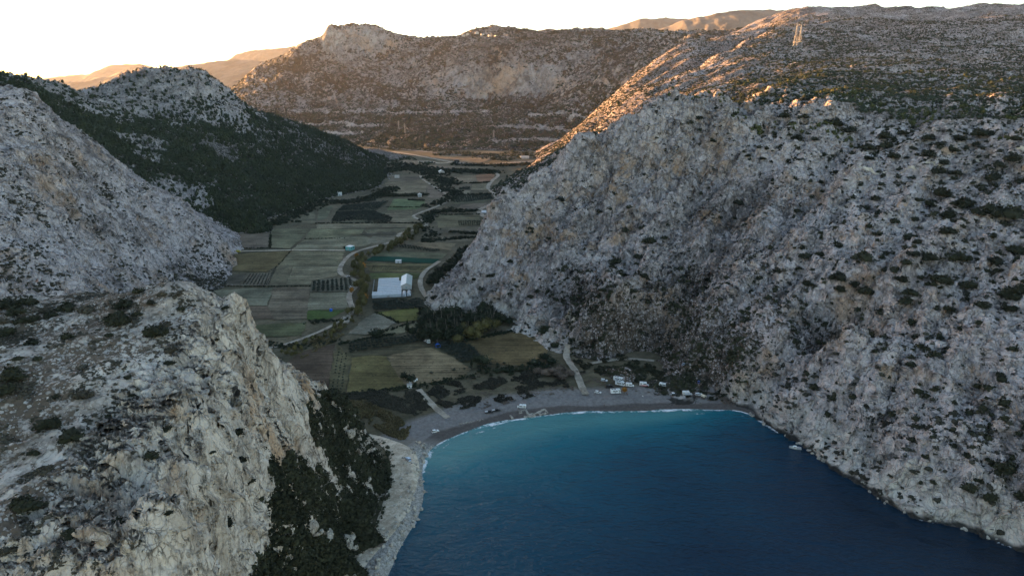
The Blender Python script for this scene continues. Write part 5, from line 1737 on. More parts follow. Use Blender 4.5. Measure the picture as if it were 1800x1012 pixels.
# the greenhouse: low arched spans side by side under white sheet
def greenhouse():
    A, B, C_, D_ = (np.array(G(*p)) for p in ((654, 524), (707, 521.5), (699, 491.5), (661, 492.5)))
    r = thing('greenhouse', 'large white plastic roofed greenhouse of many low spans beside the stream trees', 'greenhouse', (float(A[0]), float(A[1]), float(A[2])), math.atan2(B[1] - A[1], B[0] - A[0]))
    Lx = float(np.linalg.norm(B[:2] - A[:2])) * 0.98
    Ly = float((np.linalg.norm(C_[:2] - B[:2]) + np.linalg.norm(D_[:2] - A[:2])) / 2)
    n = 10
    wy = Ly / n
    for i in range(n):
        bm = bmesh.new()
        x0 = 4.5 if i >= 2 else 0.0
        prof = []
        for k in range(9):
            t = math.pi * k / 8
            prof.append((-math.cos(t) * wy * 0.40, 2.3 + math.sin(t) * 1.0))
        prof = [(-wy * 0.5 + 0.02, 2.2)] + prof + [(wy * 0.5 - 0.02, 2.2)]
        a = [bm.verts.new((x0, wy * (i + 0.5) + y, z)) for y, z in prof]
        b = [bm.verts.new((Lx - (2.2 if i > 7 else 0), wy * (i + 0.5) + y, z)) for y, z in prof]
        for k in range(len(prof) - 1):
            bm.faces.new((a[k], b[k], b[k + 1], a[k + 1]))
        bm.faces.new(a)
        bm.faces.new(b)
        part('roof_span', bm, M_PLASTIC, r)
        bm = bmesh.new()
        bm_box(bm, ((x0 + Lx) / 2 - (1.1 if i > 7 else 0), wy * (i + 1), 2.12), (Lx - x0 - (2.2 if i > 7 else 0) - 0.4, wy * 0.26, 0.12))
        part('gutter', bm, M_GUTTER, r)
    bm = bmesh.new()
    bm_box(bm, (Lx / 2, 0.1, 1.2), (Lx - 0.2, 0.1, 2.4))
    part('front_wall', bm, M_PLASTIC, r)
    for x in (0.1, Lx - 0.1):
        bm = bmesh.new()
        bm_box(bm, (x, Ly / 2, 1.2), (0.1, Ly - 0.4, 2.4))
        part('side_wall', bm, M_PLASTIC, r)
    bm = bmesh.new()
    bm_box(bm, (Lx * 0.55, 0.02, 1.0), (2.4, 0.1, 2.0))
    part('door', bm, M_STEEL, r)


greenhouse()


def house(name, label, cat, p, w, l, h, rz, wall, roof, rise=None, group=None, win=2, door=True, flat=False, roof2=None):
    """a gabled (or flat) building, ridge along its local y"""
    r = thing(name, label, cat, p, rz, group)
    bm = bmesh.new()
    if flat:
        bm_box(bm, (0, 0, h / 2 - 0.3), (w, l, h + 0.6))
    else:
        rise = rise or w * 0.28
        bm_prism(bm, [(-w / 2, -0.6), (w / 2, -0.6), (w / 2, h), (0, h + rise), (-w / 2, h)], -l / 2, l / 2)
    part('wall', bm, wall, r)
    if flat:
        bm = bmesh.new()
        bm_box(bm, (0, 0, h + 0.12), (w + 0.3, l + 0.3, 0.22))
        part('roof', bm, roof, r)
    else:
        for sgn, mt in ((-1, roof), (1, roof2 or roof)):
            bm = bmesh.new()
            e = 0.35
            sl = rise / (w / 2)
            prof = [(0, h + rise + 0.05), (sgn * (w / 2 + e), h - e * sl + 0.05), (sgn * (w / 2 + e), h - e * sl + 0.25), (0, h + rise + 0.25)]
            bm_prism(bm, prof, -l / 2 - e, l / 2 + e)
            part('roof', bm, mt, r)
    for i in range(win):
        for sgn in (-1, 1):
            bm = bmesh.new()
            y = -l / 2 + l * (i + 0.5) / win
            bm_box(bm, (sgn * (w / 2 + 0.01), y, h * 0.58), (0.08, min(1.2, l * 0.25), h * 0.35))
            part('window', bm, M_DARKGLASS, r)
    if door:
        bm = bmesh.new()
        bm_box(bm, (0, -l / 2 - 0.01, min(h * 0.4, 1.2)), (min(1.6, w * 0.3), 0.08, min(h * 0.8, 2.3)))
        part('door', bm, M_ROOFGREEN, r)
    return r


def gp(px, py, lift=0.0):
    x, y, z = G(px, py)
    return (x, y, float(plane_z(y)) + lift)


house('shed', 'long white roofed gabled shed beside the greenhouse', 'shed', gp(715, 499), 10.0, 34.0, 3.2, math.radians(7), M_WALL, M_WHITE, 2.5, None, 4, True, False, M_ROOFGREEN)
for (a, b), lb in (((710.5, 518), 'white arched tunnel tent nearer the greenhouse, below the shed'), ((719, 517), 'white arched tunnel tent nearer the road, below the shed')):
    r = thing('polytunnel', lb, 'polytunnel', gp(a, b), math.radians(8), 'pair of white tunnels below the shed')
    bm = bmesh.new()
    prof = [(math.cos(math.pi * k / 10) * 1.9, math.sin(math.pi * k / 10) * 2.3) for k in range(11)]
    bm_prism(bm, prof, -6.5, 6.5)
    part('cover', bm, M_PLASTIC, r, 0, True)
    bm = bmesh.new()
    bm_box(bm, (0, -6.53, 0.9), (1.2, 0.06, 1.8))
    part('door', bm, M_STEEL, r)
    for y in (-4, 0, 4):
        bm = bmesh.new()
        pr = [(math.cos(math.pi * k / 10) * 1.93, y, math.sin(math.pi * k / 10) * 2.33) for k in range(11)]
        for u, v in zip(pr[:-1], pr[1:]):
            bm_bar(bm, u, v, 0.05)
        part('hoop', bm, M_STEEL, r)
house('hut', 'small white hut on the near edge of the dark green pond', 'hut', gp(700.5, 461.5), 6.0, 3.4, 2.8, 0.0, M_WHITE, M_WHITE, None, None, 1, True, True)
house('house', 'small turquoise house with a white roof beside the stream road', 'house', gp(615.5, 438.5), 7.0, 8.0, 4.0, math.radians(-20), M_TURQ, M_WHITE, None, None, 2, True, True)
house('farmhouse', 'white farmhouse at the far wood edge above the big orchard', 'house', gp(597, 343), 8.0, 9.0, 4.5, 0.2, M_WHITE, M_WALL, None, None, 2, True, True)
house('hut', 'small pale hut beside the far green field', 'hut', gp(738, 345.5), 6.5, 6.0, 3.5, 0.2, M_WALL, M_WHITE, None, None, 1, True, False)
house('hut', 'white hut at the lower edge of the near field', 'hut', gp(720, 680), 3.2, 2.2, 1.9, 0.1, M_WHITE, M_STEEL, None, None, 1, True, True)
house('roadside_building', 'dark square building beside the pale yard under the highway', 'building', gp(803, 286), 12.0, 9.0, 7.0, 0.1, M_BLACKP, M_BLACKP, None, None, 1, True, True)
house('warehouse', 'white warehouse at the right end of the highway', 'building', gp(922, 278.5), 22.0, 12.0, 5.0, 0.05, M_WALL, M_WHITE, None, None, 3, True, True)
house('farmhouse', 'pale farmhouse among dark trees below the highway', 'house', gp(776, 305.5), 11.0, 10.0, 5.0, 0.3, M_WALL, M_WHITE, None, None, 2, True, False)
house('farmhouse', 'pale farmhouse at the left of the valley behind the wood', 'house', gp(698, 312.5), 9.0, 8.0, 4.5, 0.1, M_WALL, M_WALL, None, None, 2, True, True)
house('shed', 'pale low shed at the left foot of the wooded hill', 'shed', gp(583, 337), 8.0, 5.0, 3.0, 0.1, M_CONC, M_CONC, None, None, 1, True, True)
house('caravan', 'white caravan parked beside the evergreen grove', 'caravan', gp(750.5, 600), 2.3, 6.5, 2.4, math.radians(35), M_WHITE, M_WHITE, None, None, 2, True, True)
for i, (a, b, wd, red) in enumerate([(815, 62, 16, 0), (822, 60, 14, 1), (838, 57.5, 16, 1), (848, 60, 14, 0), (862, 62, 18, 0), (872, 63, 12, 0)]):
    p = hit(a, b + 2.5, 'F', 1700, 4200, 3000)
    if p:
        house('hilltop_house', ['white hilltop house, leftmost on the far crest', 'red roofed hilltop house beside the leftmost white one', 'red roofed hilltop house at the top of the far crest', 'white hilltop house right of the red roofed ones', 'wide white hilltop house on the far crest', 'white hilltop house, rightmost on the far crest'][i], 'house',
              (p[0], p[1], p[2] - 1), wd, 12, 7, 0.1 * i, M_WALL, M_ROOFRED if red else M_WALL, None, 'houses on the far crest', 1, False, not red)

# white lined basin below the pale rock knob
r = thing('water_basin', 'white lined square basin in the bend of the far road under the rock knob', 'basin', gp(854, 373))
bm = bmesh.new()
bm_box(bm, (0, 0, 0.4), (13, 20, 1.6), 0, -0.06)
part('bank', bm, M_CONC, r)
bm = bmesh.new()
bm_box(bm, (0, 0, 1.24), (11.5, 18.5, 0.1))
part('liner', bm, M_PLASTIC, r)

# tarpaulin shelter, tanks, boxes
r = thing('tarpaulin_shelter', 'bright blue tarpaulin shelter at the corner of the evergreen grove', 'shelter', gp(770, 609), 0.4)
bm = bmesh.new()
bm_prism(bm, [(-1.9, 0), (1.9, 0), (1.7, 1.5), (0, 2.3), (-1.7, 1.5)], -1.7, 1.7)
part('canopy', bm, M_BLUE, r)
for sx in (-1.95, 1.95):
    bm = bmesh.new()
    bm_bar(bm, (sx, -1.72, 0), (sx * 0.9, -1.72, 1.7), 0.06)
    part('pole', bm, M_STEEL, r)
for (a, b), lb in (((582, 546.5), 'small blue tank on the green strip by the stream road'),):
    r = thing('water_tank', lb, 'tank', gp(a, b))
    bm = bmesh.new()
    bmesh.ops.create_cone(bm, cap_ends=True, segments=16, radius1=1.2, radius2=1.2, depth=2.0, matrix=Matrix.Translation((0, 0, 1.0)))
    part('tank_body', bm, M_BLUE, r)
    bm = bmesh.new()
    bmesh.ops.create_cone(bm, cap_ends=True, segments=12, radius1=0.45, radius2=0.4, depth=0.2, matrix=Matrix.Translation((0, 0, 2.1)))
    part('lid', bm, M_BLUE, r)
for (a, b, rz), lb in (((721, 672, 0.3), 'small white box under the two dark field trees, left one'), ((729, 670.5, 1.0), 'small white box under the two dark field trees, middle one'), ((732.5, 668, 0.1), 'small white box under the two dark field trees, right one')):
    r = thing('storage_box', lb, 'box', gp(a, b), rz, 'white boxes under the field trees')
    bm = bmesh.new()
    bm_box(bm, (0, 0, 0.5), (1.5, 1.0, 1.0))
    part('case', bm, M_WHITE, r, 0.04)
    bm = bmesh.new()
    bm_box(bm, (0, 0, 1.06), (1.6, 1.1, 0.1))
    part('lid', bm, M_WHITE, r)

# ruined walls on the beach
def on_ground(px, py, z0=1.5):
    x, y, z = ray(px, py)
    t = (z0 - CAM_H) / z
    for _ in range(6):
        zz = float(ground_z(np.array([x * t]), np.array([y * t]))[0])
        t = (zz - CAM_H) / z
    return (x * t, y * t, zz)


RUIN = [((912, 724), (924, 721)), ((924, 721), (930, 732)), ((930, 732), (921, 733)), ((930, 729), (941, 728)), ((941, 728), (957, 720)), ((957, 720), (962, 726)), ((962, 726), (948, 729)), ((941, 731), (930, 733)), ((897, 731), (901, 736)), ((912, 727), (918, 726))]
r0 = on_ground(935, 728)
r = thing('ruined_building', 'pale ruined concrete walls and slabs at the water edge of the beach', 'ruin', r0)
for k, (a, b) in enumerate(RUIN):
    p, q = on_ground(*a), on_ground(*b)
    L = math.dist(p[:2], q[:2])
    bm = bmesh.new()
    n = max(2, int(L / 1.2))
    for i in range(n):
        t = (i + 0.5) / n
        hgt = 0.5 + 0.45 * random.random()
        bm_box(bm, (p[0] + (q[0] - p[0]) * t - r0[0], p[1] + (q[1] - p[1]) * t - r0[1], hgt / 2 - 0.25 + (p[2] + (q[2] - p[2]) * t - r0[2])), (L / n * 1.04, 0.9 + 0.7 * random.random(), hgt + 0.5), math.atan2(q[1] - p[1], q[0] - p[0]) + random.uniform(-0.06, 0.06), 0.1)
    part('wall', bm, M_STONE, r)


# boulders
def rock_mesh(seed, sub=2):
    rg_ = np.random.default_rng(seed)
    v, f = ico(sub)
    d = rg_.normal(size=(9, 3))
    d /= np.linalg.norm(d, axis=1)[:, None]
    off = rg_.uniform(0.55, 0.95, 9)
    k = np.min(np.where(v @ d.T > 0.05, off / np.maximum(v @ d.T, 0.05), 9), axis=1)
    v = v * np.minimum(k, 1.05)[:, None] * np.array([1, rg_.uniform(0.6, 0.9), rg_.uniform(0.55, 0.85)])
    v = v + rg_.normal(size=v.shape) * 0.02
    o = mesh_np('boulder', v, f, False, {'rough': np.ones(len(v)), 'ochre': np.full(len(v), 0.3), 'soil': np.full(len(v), -0.3), 'plants': np.full(len(v), -0.06), 'bleach': np.full(len(v), 0.3), 'wet': np.zeros(len(v))}, M_STONE)
    me = o.data
    bpy.data.objects.remove(o)
    return me


ROCKS = [rock_mesh(300 + i) for i in range(8)]


def boulder(p, s, label, group):
    o = bpy.data.objects.new('boulder', random.choice(ROCKS))
    S.collection.objects.link(o)
    o.location = (p[0], p[1], p[2] + s * 0.25)
    o.scale = (s, s, s)
    o.rotation_euler = (random.uniform(-0.4, 0.4), random.uniform(-0.4, 0.4), random.uniform(0, 6.28))
    return tag(o, label, 'boulder', group)


rip = densify([SHORE_L[i] for i in range(len(SHORE_L)) if 205 < SHORE_L[i][1] < 334 and SHORE_L[i][0] < 0], 2.3)
for i, (x, y) in enumerate(rip):
    j = min(len(rip) - 1, i + 1)
    a, b = rip[max(0, j - 1)], rip[j]
    nx, ny = -(b[1] - a[1]), b[0] - a[0]
    L = math.hypot(nx, ny) + 1e-9
    for k in range(4):
        dd = random.uniform(-0.8, 10.5)
        q = (x + nx / L * dd + random.uniform(-1, 1), y + ny / L * dd + random.uniform(-1, 1))
        z = float(ground_z(np.array([q[0]]), np.array([q[1]]))[0])
        boulder((q[0], q[1], z), random.uniform(0.55, 1.45), 'pale boulder in the rubble bank between the gravel road and the sea', 'boulders of the rubble bank along the gravel road')
sd_ = densify([tuple(q) for q in SHORE[14:]], 3.0)
for i in range(50):
    x, y = sd_[random.randrange(len(sd_))]
    boulder((x + random.uniform(-1.5, 3), y + random.uniform(-1, 2), 0.0), random.uniform(0.6, 1.8), 'pale boulder at the waterline under the mountain', 'boulders at the foot of the mountain in the water')
for i in range(26):
    t = i / 25
    p = on_ground(806 + 42 * t + random.uniform(-1, 1), 745.5 - 7.5 * t + random.uniform(-1, 1))
    boulder(p, random.uniform(0.25, 0.6), 'small pale stone in the line of stones along the dark beach', 'line of pale stones on the beach')
for a, b, s in [(545, 935, 4.0), (556, 941, 3.0), (575, 947, 3.4), (590, 950, 2.6), (605, 958, 4.2), (614, 950, 3.0), (620, 966, 2.6), (530, 928, 2.4), (440, 944, 3.0), (430, 936, 2.6), (645, 845, 2.4), (632, 790, 3.0), (615, 765, 3.2)]:
    p = hit(a, b, 'A', 90, 400, 1500)
    if p:
        boulder(p, s, 'large pale rock rising out of the dark brush below the cliff', 'pale rocks in the brush below the cliff')


# pylons
def pylon(label, p, h, rz, group=None, thick=0.16):
    r = thing('pylon', label, 'pylon', p, rz, group)
    b = h * 0.085
    bm = bmesh.new()
    lv = [0, 0.22, 0.42, 0.6, 0.76, 0.9, 1.0]
    wd = [b, b * 0.76, b * 0.55, b * 0.36, b * 0.24, b * 0.16, 0.08]
    cr = [[(sx * w_, sy * w_, h * z) for sx, sy in ((-1, -1), (1, -1), (1, 1), (-1, 1))] for z, w_ in zip(lv, wd)]
    for k in range(len(lv) - 1):
        for i in range(4):
            j = (i + 1) % 4
            bm_bar(bm, cr[k][i], cr[k + 1][i], thick)
            bm_bar(bm, cr[k][i], cr[k + 1][j], thick * 0.6)
            bm_bar(bm, cr[k][j], cr[k + 1][i], thick * 0.6)
            bm_bar(bm, cr[k + 1][i], cr[k + 1][j], thick * 0.6)
    part('mast', bm, M_STEEL, r)
    for z, w_ in ((0.66, 0.16), (0.78, 0.19), (0.9, 0.13)):
        bm = bmesh.new()
        for s in (-1, 1):
            bm_bar(bm, (0, 0, h * z + 0.8), (s * h * w_, 0, h * z), thick * 0.8)
            bm_bar(bm, (0, -0.4, h * z), (s * h * w_, 0, h * z), thick * 0.8)
            bm_bar(bm, (s * h * w_, 0, h * z), (s * h * w_, 0, h * z - 1.8), thick * 0.7)
        part('cross_arm', bm, M_STEEL, r)
    bm = bmesh.new()
    bm_box(bm, (0, 0, -1.0), (b * 2.8, b * 2.8, 2.4), 0, 0.2)
    part('footing', bm, M_CONC, r)


for a, b, hp, lb, grp in [(1397, 85, 38, 'left tower of the two lattice pylons on the right hand hill', 'pylons'), (1405, 83, 36, 'right tower of the two lattice pylons on the right hand hill', 'pylons')]:
    p = hit(a, b, 'D', 900, 2400, 3000)
    if p:
        pylon(lb, p, px_size(p, hp), 0.3, None, 0.2)
for a, b, hp, lb in [(701, 230, 16, 'small pylon on the terraced foot of the far mountain, leftmost'), (712, 236, 18, 'small pylon on the terraced foot of the far mountain, beside the leftmost'), (868, 243, 14, 'small pylon in the wood in the middle of the far valley side'), (1052, 211, 12, 'small pylon on the dark wooded spur, rightmost of the far ones')]:
    p = hit(a, b, 'DF', 900, 3600, 3000)
    if p:
        pylon(lb, p, px_size(p, hp), 0.2, None, 0.3)
p = hit(1491.5, 304, 'D', 300, 1200, 2000)
if p:
    r = thing('mast', 'thin grey post standing beside the pale track on the mountainside', 'post', p)
    bm = bmesh.new()
    bm_bar(bm, (0, 0, -0.3), (0, 0, 9.0), 0.14, 8)
    part('pole', bm, M_STEEL, r)
    bm = bmesh.new()
    bm_box(bm, (0, 0, 8.6), (1.8, 0.2, 0.2))
    part('cross_arm', bm, M_STEEL, r)

# the pale track across the mountainside
_tp = []
for a, b in [(1470, 308), (1492, 306), (1540, 305), (1600, 302), (1660, 290), (1720, 277), (1800, 264)]:
    p = hit(a, b, 'D', 300, 1200, 2000)
    if p:
        _tp.append(p[:2])
ribbon('path', None, 2.6, M_PALE, 0.5, lambda X, Y: height('D', X, Y), np.array(_tp))

# ------------------------------------------------------------------ vehicles
def wheels(r, xs, half, rad):
    for x in xs:
        for s in (-1, 1):
            bm = bmesh.new()
            bmesh.ops.create_cone(bm, cap_ends=True, segments=16, radius1=rad, radius2=rad, depth=0.22, matrix=Matrix.Translation((x, s * half, rad)) @ Matrix.Rotation(math.pi / 2, 4, 'X'))
            w_ = part('wheel', bm, M_TYRE, r)
            bm = bmesh.new()
            bmesh.ops.create_cone(bm, cap_ends=True, segments=12, radius1=rad * 0.55, radius2=rad * 0.5, depth=0.24, matrix=Matrix.Translation((x, s * (half + 0.01), rad)) @ Matrix.Rotation(math.pi / 2, 4, 'X'))
            part('rim', bm, M_SILVER, w_)


def lamps(r, x, half, z, mat, name):
    for s in (-1, 1):
        bm = bmesh.new()
        bm_box(bm, (x, s * half, z), (0.1, 0.34, 0.18))
        part(name, bm, mat, r, 0.02)


def car(label, p, rz, paint, group=None, name='parked_car', L=4.3, H=1.5, estate=False):
    r = thing(name, label, 'car', p, rz, group)
    h = L / 2
    bm = bmesh.new()
    bm_prism(bm, [(-h, 0.36), (-h + 0.1, 0.26), (h - 0.12, 0.26), (h, 0.40), (h - 0.04, 0.70), (h - 0.35, 0.82), (h - 1.25, 0.92), (-h + 0.15, 0.95), (-h + 0.02, 0.75)], -0.86, 0.86)
    part('body', bm, paint, r, 0.06)
    back = -h + (0.12 if estate else 0.45)
    bm = bmesh.new()
    bm_prism(bm, [(-h + 0.1, 0.93), (h - 1.15, 0.91), (h - 1.85, H - 0.07), (back, H - 0.07)], -0.74, 0.74)
    part('windows', bm, M_DARKGLASS, r, 0.03)
    bm = bmesh.new()
    bm_prism(bm, [(back - 0.02, H - 0.09), (h - 1.80, H - 0.09), (h - 1.98, H), (back + 0.15, H)], -0.73, 0.73)
    part('roof', bm, paint, r, 0.03)
    wheels(r, (-h + 0.82, h - 0.85), 0.80, 0.32)
    lamps(r, h - 0.03, 0.62, 0.66, M_SILVER, 'headlight')
    lamps(r, -h + 0.03, 0.64, 0.78, M_RED, 'tail_light')
    return r


def van(label, p, rz, paint, group=None, name='campervan', L=5.2, H=2.4, cat='van', band=None):
    r = thing(name, label, cat, p, rz, group)
    h = L / 2
    bm = bmesh.new()
    bm_prism(bm, [(-h, 0.40), (h - 0.1, 0.32), (h, 0.55), (h - 0.06, 1.0), (h - 0.75, 1.18), (h - 1.35, H - 0.15), (h - 1.6, H), (-h + 0.12, H), (-h, H - 0.2)], -0.98, 0.98)
    part('body', bm, paint, r, 0.07)
    bm = bmesh.new()
    bm_prism(bm, [(h - 0.78, 1.24), (h - 0.66, 1.24), (h - 1.22, H - 0.3), (h - 1.34, H - 0.3)], -0.86, 0.86)
    part('windscreen', bm, M_DARKGLASS, r)
    for s in (-1, 1):
        for x, w_ in ((h - 1.75, 0.8), (0.1, 1.2), (-h + 1.0, 0.9)):
            bm = bmesh.new()
            bm_box(bm, (x, s * 0.985, H * 0.66), (w_, 0.05, H * 0.2))
            part('window', bm, M_DARKGLASS, r)
    if band:
        bm = bmesh.new()
        bm_box(bm, (-0.1, 0, 0.75), (L - 0.5, 2.0, 0.55))
        part('lower_panel', bm, band, r, 0.03)
    bm = bmesh.new()
    bm_box(bm, (-0.4, 0, H + 0.05), (0.8, 0.7, 0.12))
    part('roof_hatch', bm, M_SILVER, r, 0.02)
    wheels(r, (-h + 0.95, h - 0.95), 0.90, 0.35)
    lamps(r, h - 0.03, 0.72, 0.78, M_SILVER, 'headlight')
    lamps(r, -h + 0.0, 0.85, 0.95, M_RED, 'tail_light')
    return r


def motorhome(label, p, rz, paint, group=None, L=6.6, H=3.0):
    r = thing('motorhome', label, 'motorhome', p, rz, group)
    h = L / 2
    bm = bmesh.new()
    bm_prism(bm, [(-h, 0.5), (h - 1.6, 0.5), (h - 1.6, 2.0), (h - 0.5, 2.15), (h - 0.35, 2.5), (h - 0.7, H - 0.1), (h - 1.3, H), (-h + 0.1, H), (-h, H - 0.15)], -1.12, 1.12)
    part('body', bm, paint, r, 0.06)
    bm = bmesh.new()
    bm_prism(bm, [(h - 1.62, 0.38), (h - 0.05, 0.38), (h, 0.6), (h - 0.06, 1.05), (h - 0.6, 1.2), (h - 1.05, 2.05), (h - 1.62, 2.0)], -0.95, 0.95)
    part('cab', bm, paint, r, 0.05)
    bm = bmesh.new()
    bm_prism(bm, [(h - 0.63, 1.26), (h - 0.53, 1.26), (h - 0.96, 1.98), (h - 1.06, 1.98)], -0.84, 0.84)
    part('windscreen', bm, M_DARKGLASS, r)
    for s in (-1, 1):
        for x, z, w_, hh in ((h - 1.15, 1.55, 0.6, 0.5), (0.5, 1.9, 1.1, 0.6), (-1.3, 1.9, 1.3, 0.6), (h - 1.3, 2.5, 0.7, 0.35)):
            bm = bmesh.new()
            bm_box(bm, (x, s * (1.125 if x < h - 1.2 and z != 1.55 else (1.125 if z > 2 else 0.955)), z), (w_, 0.05, hh))
            part('window', bm, M_DARKGLASS, r)
    bm = bmesh.new()
    bm_box(bm, (-0.4, -1.13, 1.5), (0.65, 0.05, 1.8))
    part('door', bm, M_SILVER, r)
    for x in (-2.2, -0.5):
        bm = bmesh.new()
        bm_box(bm, (x, 0, H + 0.07), (1.3, 1.1, 0.1))
        part('solar_panel', bm, M_BLACKP, r)
    bm = bmesh.new()
    bm_box(bm, (1.2, 0, H + 0.08), (0.6, 0.6, 0.14))
    part('roof_hatch', bm, M_SILVER, r, 0.02)
    wheels(r, (-h + 1.5, h - 0.9), 0.92, 0.36)
    lamps(r, h - 0.03, 0.7, 0.78, M_SILVER, 'headlight')
    lamps(r, -h, 0.95, 0.9, M_RED, 'tail_light')
    return r


def pickup(label, p, rz, paint, group=None):
    r = thing('pickup_truck', label, 'pickup', p, rz, group)
    bm = bmesh.new()
    bm_prism(bm, [(-2.6, 0.5), (2.5, 0.45), (2.6, 0.7), (2.55, 1.0), (1.3, 1.12), (-2.6, 1.12)], -0.9, 0.9)
    part('body', bm, paint, r, 0.05)
    bm = bmesh.new()
    bm_prism(bm, [(-0.6, 1.1), (1.35, 1.1), (0.75, 1.68), (-0.5, 1.68)], -0.78, 0.78)
    part('windows', bm, M_DARKGLASS, r, 0.03)
    bm = bmesh.new()
    bm_prism(bm, [(-0.55, 1.66), (0.78, 1.66), (0.6, 1.76), (-0.45, 1.76)], -0.77, 0.77)
    part('roof', bm, paint, r, 0.03)
    bm = bmesh.new()
    bm_box(bm, (-1.6, 0, 1.135), (1.8, 1.45, 0.05))
    part('load_bed', bm, M_SILVER, r)
    wheels(r, (-1.65, 1.65), 0.84, 0.38)
    lamps(r, 2.58, 0.65, 0.85, M_SILVER, 'headlight')
    lamps(r, -2.6, 0.78, 0.9, M_RED, 'tail_light')
    return r


def og(px, py, lift=0.02):
    """a place on the beach or rough ground, tyres on it"""
    x, y, z = on_ground(px, py)
    z = max(z, float(height('D', np.array([x]), np.array([y]))[0])) if y > 330 else z
    return (x, y, z + lift)


car('white car alone at the west end of the dark shingle beach', og(765, 759), 0.55, M_WHITE)
car('pale blue car on the pale gravel road below the cliff', (*on_ground(718, 809)[:2], on_ground(718, 809)[2] + 0.4), 2.1, M_PALEBLUE)
pickup('black pickup on the beach, left one of the pair', og(859.5, 725.5), 0.2, M_BLACKP, None)
pickup('black pickup on the beach, right one of the pair', og(872, 722.5), 0.25, M_BLACKP, None)
van('white van parked behind the ruined walls on the beach', og(917, 716.5), 3.0, M_WHITE, None, 'parked_van', 5.4, 2.2)
car('white car at the left end of the campers behind the beach', og(1051, 690.5), -0.35, M_WHITE)
motorhome('white motorhome with dark solar panels, the one nearest the water', og(1082, 691), 0.08, M_WHITE)
van('black van behind the white motorhome nearest the water', og(1072, 681), 0.0, M_BLACKP, None, 'parked_van', 5.2, 2.0)
car('white car half hidden in the brush behind the black van', og(1062, 669.5), -0.3, M_WHITE, None, 'parked_car', 4.4, 1.5, True)
motorhome('white motorhome standing farthest back among the campers', og(1087, 669.5), -0.6, M_WHITE)
motorhome('white motorhome parked just in front of the one farthest back', og(1090, 677), -0.5, M_WHITE, None, 6.2, 2.8)
van('white campervan with dark windows in the middle of the campers', og(1107, 679), -0.15, M_WHITE, None, 'campervan', 5.4, 2.5)
van('white and red camper parked apart in the brush', og(1132, 678), -0.15, M_WHITE, None, 'campervan', 5.8, 2.7, 'van', M_RED)
van('white campervan on the earth bank right of the red and white camper', og(1166, 681.5), -0.5, M_WHITE, None, 'campervan', 5.4, 2.3)
car('small white car at the edge of the shingle, left of the awning camper', og(1185, 696.5), 0.0, M_WHITE, None, 'parked_car', 4.2)
c0 = og(1207, 696)
van('pale camper with an awning on the grey shingle', c0, 0.05, M_WHITE, None, 'campervan', 5.6, 2.7)
r = thing('awning', 'grey awning put up in front of the pale camper', 'awning', (c0[0] + 0.2, c0[1] - 2.5, c0[2]), 0.05)
bm = bmesh.new()
bm_prism(bm, [(-2.4, 2.05), (2.4, 2.05), (2.4, 2.12), (-2.4, 2.12)], -1.3, 1.2)
part('canopy', bm, M_SILVER, r)
for sx in (-2.3, 2.3):
    bm = bmesh.new()
    bm_bar(bm, (sx, -1.2, 0), (sx, -1.2, 2.08), 0.05)
    part('pole', bm, M_STEEL, r)
car('white car right of the awning camper on the shingle', og(1228, 694), 0.1, M_WHITE, None, 'parked_car', 4.6, 1.5, True)
car('pale blue car in the clearing above the beach', og(1203, 660), -0.6, M_PALEBLUE)
car('dark blue car in the brush between the clearing and the shingle', og(1228, 676.5), 1.2, M_BLUECAR)
car('white car driving on the stream road beside the dark orchard rows', gp(617, 505.5, 0.2), 1.2, M_WHITE, None, 'car', 4.3)
car('white car standing beside the greenhouse side of the stream road', gp(612, 487, 0.2), 0.4, M_WHITE, None, 'parked_car', 4.3)
van('yellow van at the end of the field track under the left hill', gp(419, 443, 0.1), 0.0, M_YELLOW, None, 'parked_van', 5.2, 2.1)
van('white van at the rock foot beside the yellow one', gp(409, 442, 0.1), 0.3, M_WHITE, None, 'parked_van', 5.0, 2.1)
# tent
tp = og(1237, 697)
r = thing('tent', 'cream tent pitched beside the white car on the shingle', 'tent', tp, 0.5)
bm = bmesh.new()
bm_prism(bm, [(-1.3, 0), (1.3, 0), (0.9, 0.95), (0, 1.5), (-0.9, 0.95)], -1.3, 1.3)
part('flysheet', bm, M_CREAM, r, 0.05)
bm = bmesh.new()
bm_prism(bm, [(-0.4, 0.02), (0.4, 0.02), (0, 1.1)], -1.33, -1.29)
part('door_flap', bm, M_BARK, r)
r = thing('folding_chair', 'small white folding chair alone on the grey shingle', 'chair', og(1130, 697.5), 0.4)
for nm, c, s in (('seat', (0, 0, 0.45), (0.6, 0.6, 0.08)), ('backrest', (-0.3, 0, 0.8), (0.08, 0.6, 0.6))):
    bm = bmesh.new()
    bm_box(bm, c, s)
    part(nm, bm, M_WHITE, r)
for sx in (-0.25, 0.25):
    for sy in (-0.25, 0.25):
        bm = bmesh.new()
        bm_bar(bm, (sx, sy, 0), (sx, sy, 0.42), 0.03)
        part('leg', bm, M_STEEL, r)


